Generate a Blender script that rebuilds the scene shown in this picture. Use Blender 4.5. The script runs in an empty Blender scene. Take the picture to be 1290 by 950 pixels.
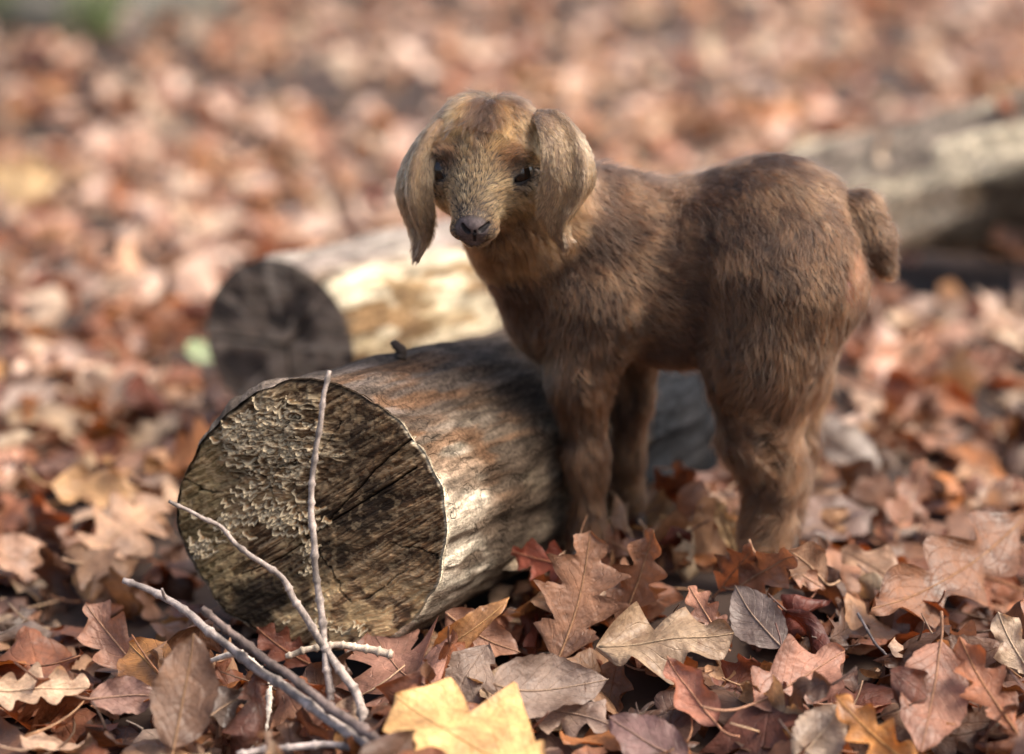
import bpy, math, random
import numpy as np
from mathutils import kdtree, Vector
R = math.radians
scene = bpy.context.scene
rng = np.random.default_rng(7)

# ------------------------------------------------------------ camera
CAM_H, PITCH = 0.80, R(17.0)
FOC = 3048.0                                   # focal length in photograph pixels (1290 wide)
cam_data = bpy.data.cameras.new('camera')
cam = bpy.data.objects.new('camera', cam_data); scene.collection.objects.link(cam)
cam_data.sensor_width = 36.0; cam_data.lens = 36.0 * FOC / 1290.0
cam_data.clip_start = 0.05; cam_data.clip_end = 1500
cam.location = (0, 0, CAM_H); cam.rotation_euler = (R(90) - PITCH, 0, 0)
cam_data.dof.use_dof = True
cam_data.dof.focus_distance = 1.96
cam_data.dof.aperture_fstop = 2.0
scene.camera = cam

# ------------------------------------------------------------ light
SUN_EL, SUN_AZ = 52.0, 98.0                       # azimuth: compass degrees, clockwise from +Y (98 = from the right)
world = bpy.data.worlds.new('World'); scene.world = world; world.use_nodes = True
nt = world.node_tree
sky = nt.nodes.new('ShaderNodeTexSky'); sky.sky_type = 'NISHITA'; sky.sun_disc = False
sky.sun_elevation = R(SUN_EL); sky.sun_rotation = R(SUN_AZ)
sky.air_density = 1.0; sky.dust_density = 6.0; sky.ozone_density = 0.0
bg = nt.nodes['Background']; bg.inputs['Strength'].default_value = 0.15
nt.links.new(sky.outputs[0], bg.inputs['Color'])
sun_data = bpy.data.lights.new('sun', 'SUN'); sun_data.energy = 2.0; sun_data.angle = R(24.0)
sun_data.color = (1.0, 0.935, 0.85)
sun = bpy.data.objects.new('sun', sun_data); scene.collection.objects.link(sun)
az, el = R(SUN_AZ), R(SUN_EL)
sdir = Vector((math.sin(az) * math.cos(el), math.cos(az) * math.cos(el), math.sin(el)))
sun.rotation_euler = sdir.to_track_quat('Z', 'Y').to_euler()
scene.view_settings.view_transform = 'Standard'; scene.view_settings.look = 'None'
scene.view_settings.exposure = 1.10; scene.view_settings.gamma = 1.0
scene.render.engine = 'CYCLES'
scene.cycles.use_denoising = True
scene.cycles.max_bounces = 8; scene.cycles.transparent_max_bounces = 8

# ------------------------------------------------------------ maths helpers
SP, CP = math.sin(PITCH), math.cos(PITCH)
def ray(px, py):
    a, b = (px - 645.0) / FOC, (475.0 - py) / FOC
    return np.array([a, CP + b * SP, -SP + b * CP])
def P(px, py, Y):                     # the point of the place at horizontal distance Y
    d = ray(px, py); return np.array([0, 0, CAM_H]) + d * (Y / d[1])
def W(px, py, h=0.0):                 # the point of the place at height h
    d = ray(px, py); return np.array([0, 0, CAM_H]) + d * ((h - CAM_H) / d[2])
def nrm(v):
    v = np.asarray(v, float); return v / (np.linalg.norm(v, axis=-1, keepdims=True) + 1e-12)
def smooth(a, b, x):
    t = np.clip((x - a) / (b - a), 0, 1); return t * t * (3 - 2 * t)
def _h(ix, iy, iz, seed):
    n = (ix.astype(np.int64) * 73856093) ^ (iy.astype(np.int64) * 19349663) ^ (iz.astype(np.int64) * 83492791) ^ (seed * 2654435761)
    n = (n ^ (n >> 13)) * 1274126177; n = n & 0x7fffffff; n = (n ^ (n >> 16)) & 0xffff
    return n / 65535.0
def vnoise(p, seed=0):                # value noise, p (N,3) -> 0..1
    p = np.asarray(p, float); f = np.floor(p); t = p - f; t = t * t * (3 - 2 * t); i = f.astype(np.int64); r = 0
    for dx in (0, 1):
        for dy in (0, 1):
            for dz in (0, 1):
                w = (t[:, 0] if dx else 1 - t[:, 0]) * (t[:, 1] if dy else 1 - t[:, 1]) * (t[:, 2] if dz else 1 - t[:, 2])
                r = r + w * _h(i[:, 0] + dx, i[:, 1] + dy, i[:, 2] + dz, seed)
    return r
def fbm(p, seed=0, octv=4, gain=0.5):
    s = 0; a = 1; tot = 0; p = np.asarray(p, float)
    for k in range(octv):
        s = s + a * vnoise(p * 2 ** k + 17.3 * k, seed + k); tot += a; a *= gain
    return s / tot
def vecnoise(p, seed): return np.stack([vnoise(p, seed), vnoise(p, seed + 11), vnoise(p, seed + 23)], 1) * 2 - 1
def lerp(a, b, t): return a + (b - a) * t
def mixc(a, b, m):
    m = np.asarray(m)[:, None]; return a * (1 - m) + np.asarray(b, float)[..., :] * m

# ------------------------------------------------------------ object helpers
COL = scene.collection
def tag(o, label=None, cat=None, group=None, kind=None):
    if label: o['label'] = label
    if cat: o['category'] = cat
    if group: o['group'] = group
    if kind: o['kind'] = kind
    return o
def empty(name, loc):
    o = bpy.data.objects.new(name, None); COL.objects.link(o); o.location = loc; o.empty_display_size = 0.05; return o
ORG = {}
def make_mesh(name, V, F4=None, F3=None, colors=None, uv=None, smooth_=True):
    V = np.asarray(V, np.float32); me = bpy.data.meshes.new(name)
    F4 = np.zeros((0, 4), int) if F4 is None or len(F4) == 0 else np.asarray(F4)
    F3 = np.zeros((0, 3), int) if F3 is None or len(F3) == 0 else np.asarray(F3)
    me.vertices.add(len(V)); me.vertices.foreach_set('co', V.ravel())
    nl = len(F4) * 4 + len(F3) * 3
    me.loops.add(nl); li = np.concatenate([F4.ravel(), F3.ravel()]).astype(np.int32); me.loops.foreach_set('vertex_index', li)
    me.polygons.add(len(F4) + len(F3))
    st = np.concatenate([np.arange(len(F4)) * 4, len(F4) * 4 + np.arange(len(F3)) * 3]).astype(np.int32)
    me.polygons.foreach_set('loop_start', st)
    me.polygons.foreach_set('use_smooth', np.full(len(st), smooth_))
    if colors is not None:
        c = np.ones((len(V), 4), np.float32); c[:, :colors.shape[1]] = colors
        at = me.color_attributes.new('paint', 'FLOAT_COLOR', 'POINT'); at.data.foreach_set('color', c.ravel())
    if uv is not None:
        ul = me.uv_layers.new(name='UVMap'); ul.data.foreach_set('uv', np.asarray(uv, np.float32)[li].ravel())
    me.update(calc_edges=True); me.validate()
    return me
def add(name, V, F4=None, F3=None, mat=None, parent=None, origin=None, **kw):
    """One mesh object. V is given in the place's own coordinates."""
    if parent is not None: org = ORG.get(parent.name, np.array(parent.location))
    else: org = np.zeros(3) if origin is None else np.asarray(origin, float)
    me = make_mesh(name, np.asarray(V) - org, F4, F3, **kw)
    if mat: me.materials.append(mat)
    o = bpy.data.objects.new(name, me); COL.objects.link(o)
    if parent is not None: o.parent = parent
    else: o.location = org
    ORG[o.name] = org
    return o
def gridf(n, m, wrap=False):
    """faces of an n x m grid of points (row-major); wrap joins the last column to the first"""
    i, j = np.meshgrid(np.arange(n - 1), np.arange(m if wrap else m - 1), indexing='ij'); i = i.ravel(); j = j.ravel(); k = (j + 1) % m
    return np.stack([i * m + j, i * m + k, (i + 1) * m + k, (i + 1) * m + j], 1)
def catmull(pts, n):
    pts = np.asarray(pts, float); q = np.vstack([2 * pts[0] - pts[1], pts, 2 * pts[-1] - pts[-2]])
    t = np.linspace(0, len(pts) - 1 - 1e-6, n); i = t.astype(int); f = (t - i)[:, None]
    a, b, c, d = q[i], q[i + 1], q[i + 2], q[i + 3]
    return 0.5 * (2 * b + (c - a) * f + (2 * a - 5 * b + 4 * c - d) * f ** 2 + (3 * b - a - 3 * c + d) * f ** 3)
def tube(path, rad, m=8):
    path = np.asarray(path); n = len(path); rad = np.broadcast_to(rad, n)
    T = nrm(np.gradient(path, axis=0)); ref = np.array([0.31, 0.2, 0.93]); A = nrm(np.cross(T, ref)); B = np.cross(T, A)
    th = np.linspace(0, 2 * np.pi, m, endpoint=False)
    V = path[:, None] + rad[:, None, None] * (np.cos(th)[None, :, None] * A[:, None] + np.sin(th)[None, :, None] * B[:, None])
    V = V.reshape(-1, 3); F = gridf(n, m, True)
    V = np.vstack([V, path[0], path[-1]]); k = n * m
    j = np.arange(m); F3 = np.vstack([np.stack([np.full(m, k), (j + 1) % m, j], 1), np.stack([np.full(m, k + 1), (n - 1) * m + j, (n - 1) * m + (j + 1) % m], 1)])
    return V, F, F3
class Acc:
    def __init__(s): s.V = []; s.F4 = []; s.F3 = []; s.C = []; s.U = []; s.n = 0
    def add(s, V, F4=None, F3=None, C=None, U=None):
        s.V.append(V)
        if F4 is not None and len(F4): s.F4.append(F4 + s.n)
        if F3 is not None and len(F3): s.F3.append(F3 + s.n)
        if C is not None: s.C.append(np.broadcast_to(C, (len(V), len(np.atleast_2d(C)[0]))))
        if U is not None: s.U.append(U)
        s.n += len(V)
    def out(s):
        return dict(V=np.vstack(s.V), F4=np.vstack(s.F4) if s.F4 else None, F3=np.vstack(s.F3) if s.F3 else None,
                    colors=np.vstack(s.C) if s.C else None, uv=np.vstack(s.U) if s.U else None)

# ------------------------------------------------------------ materials
def newmat(name):
    m = bpy.data.materials.new(name); m.use_nodes = True; n = m.node_tree.nodes; l = m.node_tree.links
    return m, n, l, n['Principled BSDF'], n['Material Output']
def N(n, t, **kw):
    x = n.new('ShaderNode' + t)
    for k, v in kw.items():
        if k in ('operation', 'blend_type', 'data_type', 'attribute_name', 'feature', 'use_clamp', 'noise_dimensions'): setattr(x, k, v)
        else: x.inputs[k].default_value = v
    return x
def mixrgb(n, l, typ, fac, a, b):
    x = n.new('ShaderNodeMix'); x.data_type = 'RGBA'; x.blend_type = typ; x.clamp_result = False
    for s, v in ((x.inputs[0], fac), (x.inputs[6], a), (x.inputs[7], b)):
        if hasattr(v, 'links'): l.new(v, s)
        elif isinstance(v, (int, float)): s.default_value = v if s.type == 'VALUE' else (v, v, v, 1)
        else: s.default_value = (*v, 1)
    return x.outputs[2]
def math_(n, l, op, a, b=0.0, c=0.0):
    x = n.new('ShaderNodeMath'); x.operation = op
    for s, v in zip(x.inputs, (a, b, c)):
        if hasattr(v, 'links'): l.new(v, s)
        else: s.default_value = v
    return x.outputs[0]
def ramp(n, l, src, stops):
    x = n.new('ShaderNodeValToRGB'); l.new(src, x.inputs[0]); e = x.color_ramp.elements
    while len(e) < len(stops): e.new(0.5)
    for q, (p, c) in zip(e, stops): q.position = p; q.color = (c, c, c, 1) if isinstance(c, (int, float)) else (*c, 1)
    return x.outputs[0]

def leaf_material():
    m, n, l, b, out = newmat('dry_leaf')
    at = N(n, 'Attribute', attribute_name='paint'); uv = N(n, 'UVMap'); sx = n.new('ShaderNodeSeparateXYZ'); l.new(uv.outputs[0], sx.inputs[0])
    u, v = sx.outputs[0], sx.outputs[1]
    av = math_(n, l, 'ABSOLUTE', math_(n, l, 'SUBTRACT', v, 0.5))                  # 0 at the midrib, .5 at the edge
    geo = n.new('ShaderNodeNewGeometry')
    n1 = N(n, 'TexNoise', Scale=26.0, Detail=5.0, Roughness=0.62); l.new(geo.outputs['Position'], n1.inputs['Vector'])
    n2 = N(n, 'TexNoise', Scale=150.0, Detail=4.0, Roughness=0.7); l.new(geo.outputs['Position'], n2.inputs['Vector'])
    n3 = N(n, 'TexNoise', Scale=75.0, Detail=3.0, Roughness=0.5); l.new(geo.outputs['Position'], n3.inputs['Vector'])
    mid = math_(n, l, 'SUBTRACT', 1.0, math_(n, l, 'MULTIPLY', av, 45.0)); mid = math_(n, l, 'MAXIMUM', mid, 0.0)
    # side veins leave the midrib at an angle
    s = math_(n, l, 'SUBTRACT', math_(n, l, 'MULTIPLY', u, 8.0), math_(n, l, 'MULTIPLY', av, 5.0))
    s = math_(n, l, 'ADD', s, math_(n, l, 'MULTIPLY', n1.outputs[0], 0.5))
    fr = math_(n, l, 'ABSOLUTE', math_(n, l, 'SUBTRACT', math_(n, l, 'FRACT', s), 0.5))
    lat = math_(n, l, 'MAXIMUM', math_(n, l, 'SUBTRACT', 1.0, math_(n, l, 'MULTIPLY', fr, 16.0)), 0.0)
    vein = math_(n, l, 'MAXIMUM', mid, math_(n, l, 'MULTIPLY', lat, 0.55))
    # fine net of veinlets
    vo = N(n, 'TexVoronoi', Scale=420.0); vo.feature = 'DISTANCE_TO_EDGE'; l.new(geo.outputs['Position'], vo.inputs['Vector'])
    net = ramp(n, l, vo.outputs[0], [(0.0, 1.0), (0.12, 0.0)])
    c = mixrgb(n, l, 'MULTIPLY', 1.0, at.outputs['Color'], ramp(n, l, n1.outputs[0], [(0.28, (0.34, 0.27, 0.24)), (0.48, (0.95, 0.9, 0.86)), (0.72, (1.6, 1.55, 1.45))]))
    c = mixrgb(n, l, 'MULTIPLY', 1.0, c, ramp(n, l, n2.outputs[0], [(0.3, 0.72), (0.7, 1.25)]))
    spot = ramp(n, l, n3.outputs[0], [(0.60, 0.0), (0.68, 1.0)])
    c = mixrgb(n, l, 'MULTIPLY', math_(n, l, 'MULTIPLY', spot, 0.6), c, (0.42, 0.33, 0.30))
    c = mixrgb(n, l, 'MIX', math_(n, l, 'MULTIPLY', vein, 0.38), c, mixrgb(n, l, 'ADD', 1.0, mixrgb(n, l, 'MULTIPLY', 1.0, c, (1.25, 1.2, 1.1)), (0.025, 0.018, 0.010)))
    c = mixrgb(n, l, 'MULTIPLY', math_(n, l, 'MULTIPLY', net, 0.22), c, (0.6, 0.55, 0.5))
    # back of the leaf is paler and greyer
    back = mixrgb(n, l, 'MIX', 0.16, mixrgb(n, l, 'MULTIPLY', 1.0, c, (1.08, 1.05, 1.05)), (0.30, 0.19, 0.13))
    c = mixrgb(n, l, 'MIX', geo.outputs['Backfacing'], c, back)
    edge = ramp(n, l, av, [(0.46, 0.0), (0.5, 0.5)])
    c = mixrgb(n, l, 'MULTIPLY', edge, c, (0.55, 0.45, 0.4))
    l.new(c, b.inputs['Base Color']); l.new(ramp(n, l, n1.outputs[0], [(0.3, 0.34), (0.7, 0.70)]), b.inputs['Roughness'])
    b.inputs['Specular IOR Level'].default_value = 0.45
    bp = N(n, 'Bump', Strength=0.75, Distance=0.0018)
    n4 = N(n, 'TexNoise', Scale=48.0, Detail=2.0, Roughness=0.5, Distortion=0.8); l.new(geo.outputs['Position'], n4.inputs['Vector'])
    hgt = math_(n, l, 'ADD', math_(n, l, 'ADD', math_(n, l, 'MULTIPLY', n4.outputs[0], 2.6), math_(n, l, 'MULTIPLY', vein, 0.45)), math_(n, l, 'ADD', math_(n, l, 'MULTIPLY', n3.outputs[0], 1.1), math_(n, l, 'MULTIPLY', n2.outputs[0], 0.35)))
    l.new(hgt, bp.inputs['Height']); l.new(bp.outputs[0], b.inputs['Normal'])
    tr = n.new('ShaderNodeBsdfTranslucent'); l.new(mixrgb(n, l, 'MULTIPLY', 1.0, c, (1.25, 0.85, 0.55)), tr.inputs[0]); l.new(bp.outputs[0], tr.inputs['Normal'])
    ms = N(n, 'MixShader'); ms.inputs[0].default_value = 0.30
    l.new(b.outputs[0], ms.inputs[1]); l.new(tr.outputs[0], ms.inputs[2]); l.new(ms.outputs[0], out.inputs[0])
    return m

def painted(name, rough=0.85, noise=60.0, amp=(0.6, 1.35), bump=0.5, bdist=0.002, stretch=None, spec=0.3, fine=400.0):
    """surface whose own colours are laid per vertex, with procedural grain and relief"""
    m, n, l, b, out = newmat(name)
    at = N(n, 'Attribute', attribute_name='paint'); tc = n.new('ShaderNodeTexCoord'); src = tc.outputs['Object']
    if stretch is not None:
        mp = n.new('ShaderNodeMapping'); mp.inputs['Rotation'].default_value = stretch[0]; mp.inputs['Scale'].default_value = stretch[1]
        l.new(src, mp.inputs[0]); src = mp.outputs[0]
    a = N(n, 'TexNoise', Scale=noise, Detail=6.0, Roughness=0.65); l.new(src, a.inputs['Vector'])
    f = N(n, 'TexNoise', Scale=fine, Detail=3.0, Roughness=0.7); l.new(src, f.inputs['Vector'])
    c = mixrgb(n, l, 'MULTIPLY', 1.0, at.outputs['Color'], ramp(n, l, a.outputs[0], [(0.28, amp[0]), (0.72, amp[1])]))
    c = mixrgb(n, l, 'MULTIPLY', 1.0, c, ramp(n, l, f.outputs[0], [(0.3, 0.75), (0.7, 1.22)]))
    l.new(c, b.inputs['Base Color']); b.inputs['Roughness'].default_value = rough; b.inputs['Specular IOR Level'].default_value = spec
    bp = N(n, 'Bump', Strength=bump, Distance=bdist)
    l.new(math_(n, l, 'ADD', a.outputs[0], math_(n, l, 'MULTIPLY', f.outputs[0], 0.4)), bp.inputs['Height']); l.new(bp.outputs[0], b.inputs['Normal'])
    return m
def plain(name, col, rough=0.6, spec=0.4, coat=0.0):
    m, n, l, b, out = newmat(name); b.inputs['Base Color'].default_value = (*col, 1); b.inputs['Roughness'].default_value = rough
    b.inputs['Specular IOR Level'].default_value = spec; b.inputs['Coat Weight'].default_value = coat; b.inputs['Coat Roughness'].default_value = 0.05
    return m
def fur_material():
    m, n, l, b, out = newmat('fur'); n.remove(b)
    at = N(n, 'Attribute', attribute_name='paint')
    hi = n.new('ShaderNodeHairInfo')
    h = n.new('ShaderNodeBsdfHairPrincipled'); h.parametrization = 'COLOR'
    c = mixrgb(n, l, 'MULTIPLY', 1.0, at.outputs['Color'], ramp(n, l, hi.outputs['Random'], [(0.0, 0.7), (1.0, 1.3)]))
    l.new(c, h.inputs['Color']); h.inputs['IOR'].default_value = 1.38; h.inputs['Roughness'].default_value = 0.45; h.inputs['Radial Roughness'].default_value = 0.55
    h.inputs['Coat'].default_value = 0.0
    l.new(h.outputs[0], out.inputs[0]); return m
def ground_material():
    m, n, l, b, out = newmat('forest_soil')
    geo = n.new('ShaderNodeNewGeometry')
    v = N(n, 'TexVoronoi', Scale=11.0, Randomness=1.0); l.new(geo.outputs['Position'], v.inputs['Vector'])
    n1 = N(n, 'TexNoise', Scale=3.0, Detail=8.0, Roughness=0.7); l.new(geo.outputs['Position'], n1.inputs['Vector'])
    sp = n.new('ShaderNodeSeparateColor'); l.new(v.outputs['Color'], sp.inputs[0])
    c = ramp(n, l, sp.outputs[0], [(0.0, (0.09, 0.045, 0.03)), (0.35, (0.20, 0.10, 0.065)), (0.7, (0.30, 0.17, 0.11)), (1.0, (0.36, 0.25, 0.18))])
    far = ramp(n, l, math_(n, l, 'DIVIDE', math_(n, l, 'ABSOLUTE', N_len(n, l, geo.outputs['Position'])), 20.0), [(0.35, 0.0), (0.6, 1.0)])
    c = mixrgb(n, l, 'MIX', far, (0.028, 0.014, 0.008), c)
    c = mixrgb(n, l, 'MULTIPLY', 1.0, c, ramp(n, l, n1.outputs[0], [(0.3, 0.6), (0.7, 1.3)]))
    l.new(c, b.inputs['Base Color']); b.inputs['Roughness'].default_value = 0.9
    bp = N(n, 'Bump', Strength=0.8, Distance=0.02); l.new(v.outputs['Distance'], bp.inputs['Height']); l.new(bp.outputs[0], b.inputs['Normal'])
    return m
def N_len(n, l, s):
    x = n.new('ShaderNodeVectorMath'); x.operation = 'LENGTH'; l.new(s, x.inputs[0]); return x.outputs['Value']

M_leaf = leaf_material()
M_ground = ground_material()
M_cut = painted('cut_wood', rough=0.95, spec=0.05, noise=70.0, amp=(0.25, 1.75), bump=1.0, bdist=0.003, stretch=((0, R(-38), 0), (0.14, 1, 1.6)), fine=330)
def bark_material(ang):
    m, n, l, b, out = newmat('weathered_bark')
    at = N(n, 'Attribute', attribute_name='paint'); tc = n.new('ShaderNodeTexCoord')
    mp = n.new('ShaderNodeMapping'); mp.vector_type = 'TEXTURE'; mp.inputs['Rotation'].default_value = (0, 0, ang); mp.inputs['Scale'].default_value = (1, 5.0, 1); l.new(tc.outputs['Object'], mp.inputs[0])
    a = N(n, 'TexNoise', Scale=95.0, Detail=9.0, Roughness=0.72); l.new(mp.outputs[0], a.inputs['Vector'])
    f = N(n, 'TexNoise', Scale=320.0, Detail=6.0, Roughness=0.75); l.new(tc.outputs['Object'], f.inputs['Vector'])
    w = N(n, 'TexNoise', Scale=30.0, Detail=4.0); l.new(tc.outputs['Object'], w.inputs['Vector'])
    wv = mixrgb(n, l, 'ADD', 0.035, mp.outputs[0], w.outputs['Color'])
    v = N(n, 'TexVoronoi', Scale=75.0); v.feature = 'DISTANCE_TO_EDGE'; l.new(wv, v.inputs['Vector'])
    crk = ramp(n, l, v.outputs['Distance'], [(0.0, 0.0), (0.06, 1.0)])
    msk = ramp(n, l, w.outputs[0], [(0.42, 1.0), (0.58, 0.0)]); crk = math_(n, l, 'MAXIMUM', crk, msk)
    c = mixrgb(n, l, 'MULTIPLY', 1.0, at.outputs['Color'], ramp(n, l, a.outputs[0], [(0.34, 0.32), (0.5, 0.95), (0.66, 1.75)]))
    c = mixrgb(n, l, 'MULTIPLY', 1.0, c, ramp(n, l, f.outputs[0], [(0.35, 0.55), (0.65, 1.45)]))
    c = mixrgb(n, l, 'MULTIPLY', 1.0, c, ramp(n, l, crk, [(0.0, 0.6), (1.0, 1.0)]))
    l.new(c, b.inputs['Base Color']); b.inputs['Roughness'].default_value = 0.9; b.inputs['Specular IOR Level'].default_value = 0.06
    h = math_(n, l, 'ADD', math_(n, l, 'MULTIPLY', crk, 0.5), math_(n, l, 'ADD', math_(n, l, 'MULTIPLY', a.outputs[0], 1.6), math_(n, l, 'MULTIPLY', f.outputs[0], 0.5)))
    bp = N(n, 'Bump', Strength=1.0, Distance=0.0035); l.new(h, bp.inputs['Height']); l.new(bp.outputs[0], b.inputs['Normal'])
    return m
M_bark = bark_material(R(-33)); M_bark_rear = bark_material(R(-48))
M_fungus = painted('bracket_fungus', rough=0.8, noise=200.0, amp=(0.8, 1.2), bump=0.3, bdist=0.001)
M_twig = painted('twig_bark', rough=0.75, noise=160.0, amp=(0.55, 1.4), bump=0.7, bdist=0.0012, fine=900)
M_rock = painted('mossy_rock', rough=0.9, noise=12.0, amp=(0.6, 1.4), bump=0.8, bdist=0.01, fine=80)
M_skin = painted('goat_skin', rough=0.6, noise=300.0, amp=(0.8, 1.2), bump=0.5, bdist=0.0006, fine=1200, spec=0.3)
M_eye = plain('eye', (0.014, 0.008, 0.005), 0.14, 0.4, 0.12)
M_hoof = plain('hoof', (0.05, 0.04, 0.035), 0.5)
M_fur = fur_material()

# ------------------------------------------------------------ the ground
def ground_h(x, y):
    x = np.asarray(x, float); y = np.asarray(y, float)
    p = np.stack([x * 1.3, y * 1.3, np.zeros_like(x)], -1).reshape(-1, 3)
    h = (fbm(p, 5, 3).reshape(x.shape) - 0.5) * 0.10 * smooth(2.6, 4.5, np.hypot(x, y))
    q = np.stack([x * 5, y * 5, np.zeros_like(x)], -1).reshape(-1, 3)
    mound = 0.040 * np.exp(-((x - .20) / .20) ** 2 - ((y - 1.98) / .17) ** 2)
    mound = mound + 0.030 * np.exp(-((x - .215) / .06) ** 2 - ((y - 1.93) / .05) ** 2) + 0.014 * np.exp(-((x - .10) / .07) ** 2 - ((y - 2.03) / .06) ** 2)
    return h + mound + (vnoise(q, 9).reshape(x.shape) - 0.5) * 0.022
t = np.linspace(-1, 1, 240); gx = np.sinh(t * 6.5) / np.sinh(6.5) * 400
gy = np.sinh(t * 6.5) / np.sinh(6.5) * 400 + 3
GX, GY = np.meshgrid(gx, gy, indexing='ij')
GZ = ground_h(GX.ravel(), GY.ravel()) - 0.050
ground = add('forest_floor', np.stack([GX.ravel(), GY.ravel(), GZ], 1), gridf(240, 240), mat=M_ground)
tag(ground, kind='structure')

# ------------------------------------------------------------ leaves
PAL = {'rust': (0.27, 0.090, 0.036), 'tan': (0.46, 0.275, 0.155), 'pink': (0.39, 0.205, 0.125), 'brown': (0.19, 0.085, 0.042),
       'mauve': (0.17, 0.088, 0.065), 'grey': (0.27, 0.215, 0.180), 'darkred': (0.15, 0.034, 0.018), 'ochre': (0.55, 0.31, 0.11),
       'yellow': (0.74, 0.48, 0.19), 'beige': (0.50, 0.38, 0.25), 'orange': (0.46, 0.17, 0.04), 'pale': (0.64, 0.47, 0.34), 'green': (0.25, 0.36, 0.20),
       'chocolate': (0.10, 0.045, 0.026), 'salmon': (0.42, 0.175, 0.085)}
MIXC = ['rust'] * 5 + ['tan'] * 4 + ['pink'] * 3 + ['brown'] * 4 + ['mauve'] * 3 + ['grey'] * 2 + ['darkred'] * 2 + ['ochre'] + ['beige'] + ['orange'] + ['pale'] * 2 + ['salmon'] * 2 + ['chocolate'] * 3
def tri(x): return np.abs((x % 1.0) * 2 - 1)
def leaf_width(kind, u, r):
    env = np.sin(np.pi * np.clip(u, 0, 1) ** 0.85) ** 0.75
    n = {'red_oak': 3.6, 'white_oak': 4.0, 'elliptic': 9.0, 'palmate': 2.3}[kind] + r.uniform(-.4, .4); ph = r.uniform(0, 1)
    s = tri(u * n + ph)
    if kind == 'red_oak': w = env * (0.30 + 0.70 * s ** 0.8 * (0.85 + 0.3 * tri(u * n * 3 + ph)))
    elif kind == 'white_oak': w = env ** 0.8 * (0.36 + 0.64 * (0.5 - 0.5 * np.cos(np.pi * s)) ** 0.7)
    elif kind == 'palmate': w = env ** 0.6 * (0.40 + 0.60 * s ** 0.9) * (1.25 - 0.6 * u)
    else: w = env * (0.93 + 0.07 * s)
    w = w * smooth(0, 0.05, u) * (1 - 0.3 * smooth(.93, 1, u)) + 0.006
    return w
def leaf_shape(kind, L, wr, nu, nv, r, bendx=0, curl=0, crumple=0.03, twist=0, bow=0.0):
    """leaf blade: base at the origin, tip towards +x. bendx / curl are total angles of the bend along and across the midrib."""
    u = np.linspace(0, 1, nu); v = np.linspace(-1, 1, nv)
    wl, wr_ = leaf_width(kind, u, r), leaf_width(kind, u + r.uniform(-.02, .02), r)
    sweep = {'red_oak': 0.55, 'white_oak': 0.45, 'elliptic': 0.12, 'palmate': 0.45}[kind]
    U, Vv = np.meshgrid(u, v, indexing='ij')
    Wd = np.where(Vv < 0, wl[:, None], wr_[:, None]) * wr * L * 0.5
    x = U * L + sweep * np.abs(Vv) * Wd * (1 - U * .6); y = Vv * Wd
    y = y + bow * L * np.sin(np.pi * U)
    z = np.zeros_like(x)
    for k in range(5):                                     # random creases and waves
        a = r.uniform(0, np.pi * 2); f = r.uniform(1.2, 5.0) / L; ph = r.uniform(0, 6.28)
        z += crumple * L * (0.9 / (1 + k)) * np.sin((x * np.cos(a) + y * np.sin(a)) * f * 3 + ph)
    z += crumple * 0.5 * L * (tri((U * 8 - np.abs(Vv) * 2.5)) - .5) * np.abs(Vv) * .5      # pleats between the side veins
    z += crumple * 1.2 * L * np.abs(Vv) ** 3 * np.sin(U * r.uniform(9, 20) + np.sign(Vv) * 1.3 + r.uniform(0, 6))
    if abs(curl) > 1e-3:                                   # roll across the midrib
        Rr = (wr * L) / curl; cvar = (0.6 + 0.8 * U) ; ang = y / Rr * cvar
        y2 = Rr / cvar * np.sin(ang) - z * np.sin(ang); z = Rr / cvar * (1 - np.cos(ang)) + z * np.cos(ang); y = y2
    if abs(bendx) > 1e-3:
        Rb = L / bendx; ang = x / Rb
        x2 = Rb * np.sin(ang) - z * np.sin(ang); z = Rb * (1 - np.cos(ang)) + z * np.cos(ang); x = x2
    if twist:
        a = twist * (U - .5); y, z = y * np.cos(a) - z * np.sin(a), y * np.sin(a) + z * np.cos(a)
    return np.stack([x, y, z], -1).reshape(-1, 3), np.stack([U, Vv * .5 + .5], -1).reshape(-1, 2)
def stem_path(L, r, ln=0.25, up=0.2):
    t_ = np.linspace(0, 1, 6); s = r.uniform(-.5, .5)
    return np.stack([-t_ * ln * L, s * t_ ** 2 * ln * L, up * t_ ** 2 * ln * L], 1)

# height map of the litter surface, 1 cm cells, grown leaf by leaf
HX0, HY0, HS = -4.0, 0.6, 0.01
hx = np.arange(HX0, 4.0, HS); hy = np.arange(HY0, 11.0, HS)
A_, B_ = np.meshgrid(hx, hy, indexing='ij'); H = (ground_h(A_.ravel(), B_.ravel()) - 0.045).reshape(A_.shape)
def hidx(x, y): return np.clip(((x - HX0) / HS).astype(int), 0, H.shape[0] - 1), np.clip(((y - HY0) / HS).astype(int), 0, H.shape[1] - 1)
def Hat(x, y):
    i, j = hidx(np.atleast_1d(x), np.atleast_1d(y)); return H[i, j]

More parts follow.
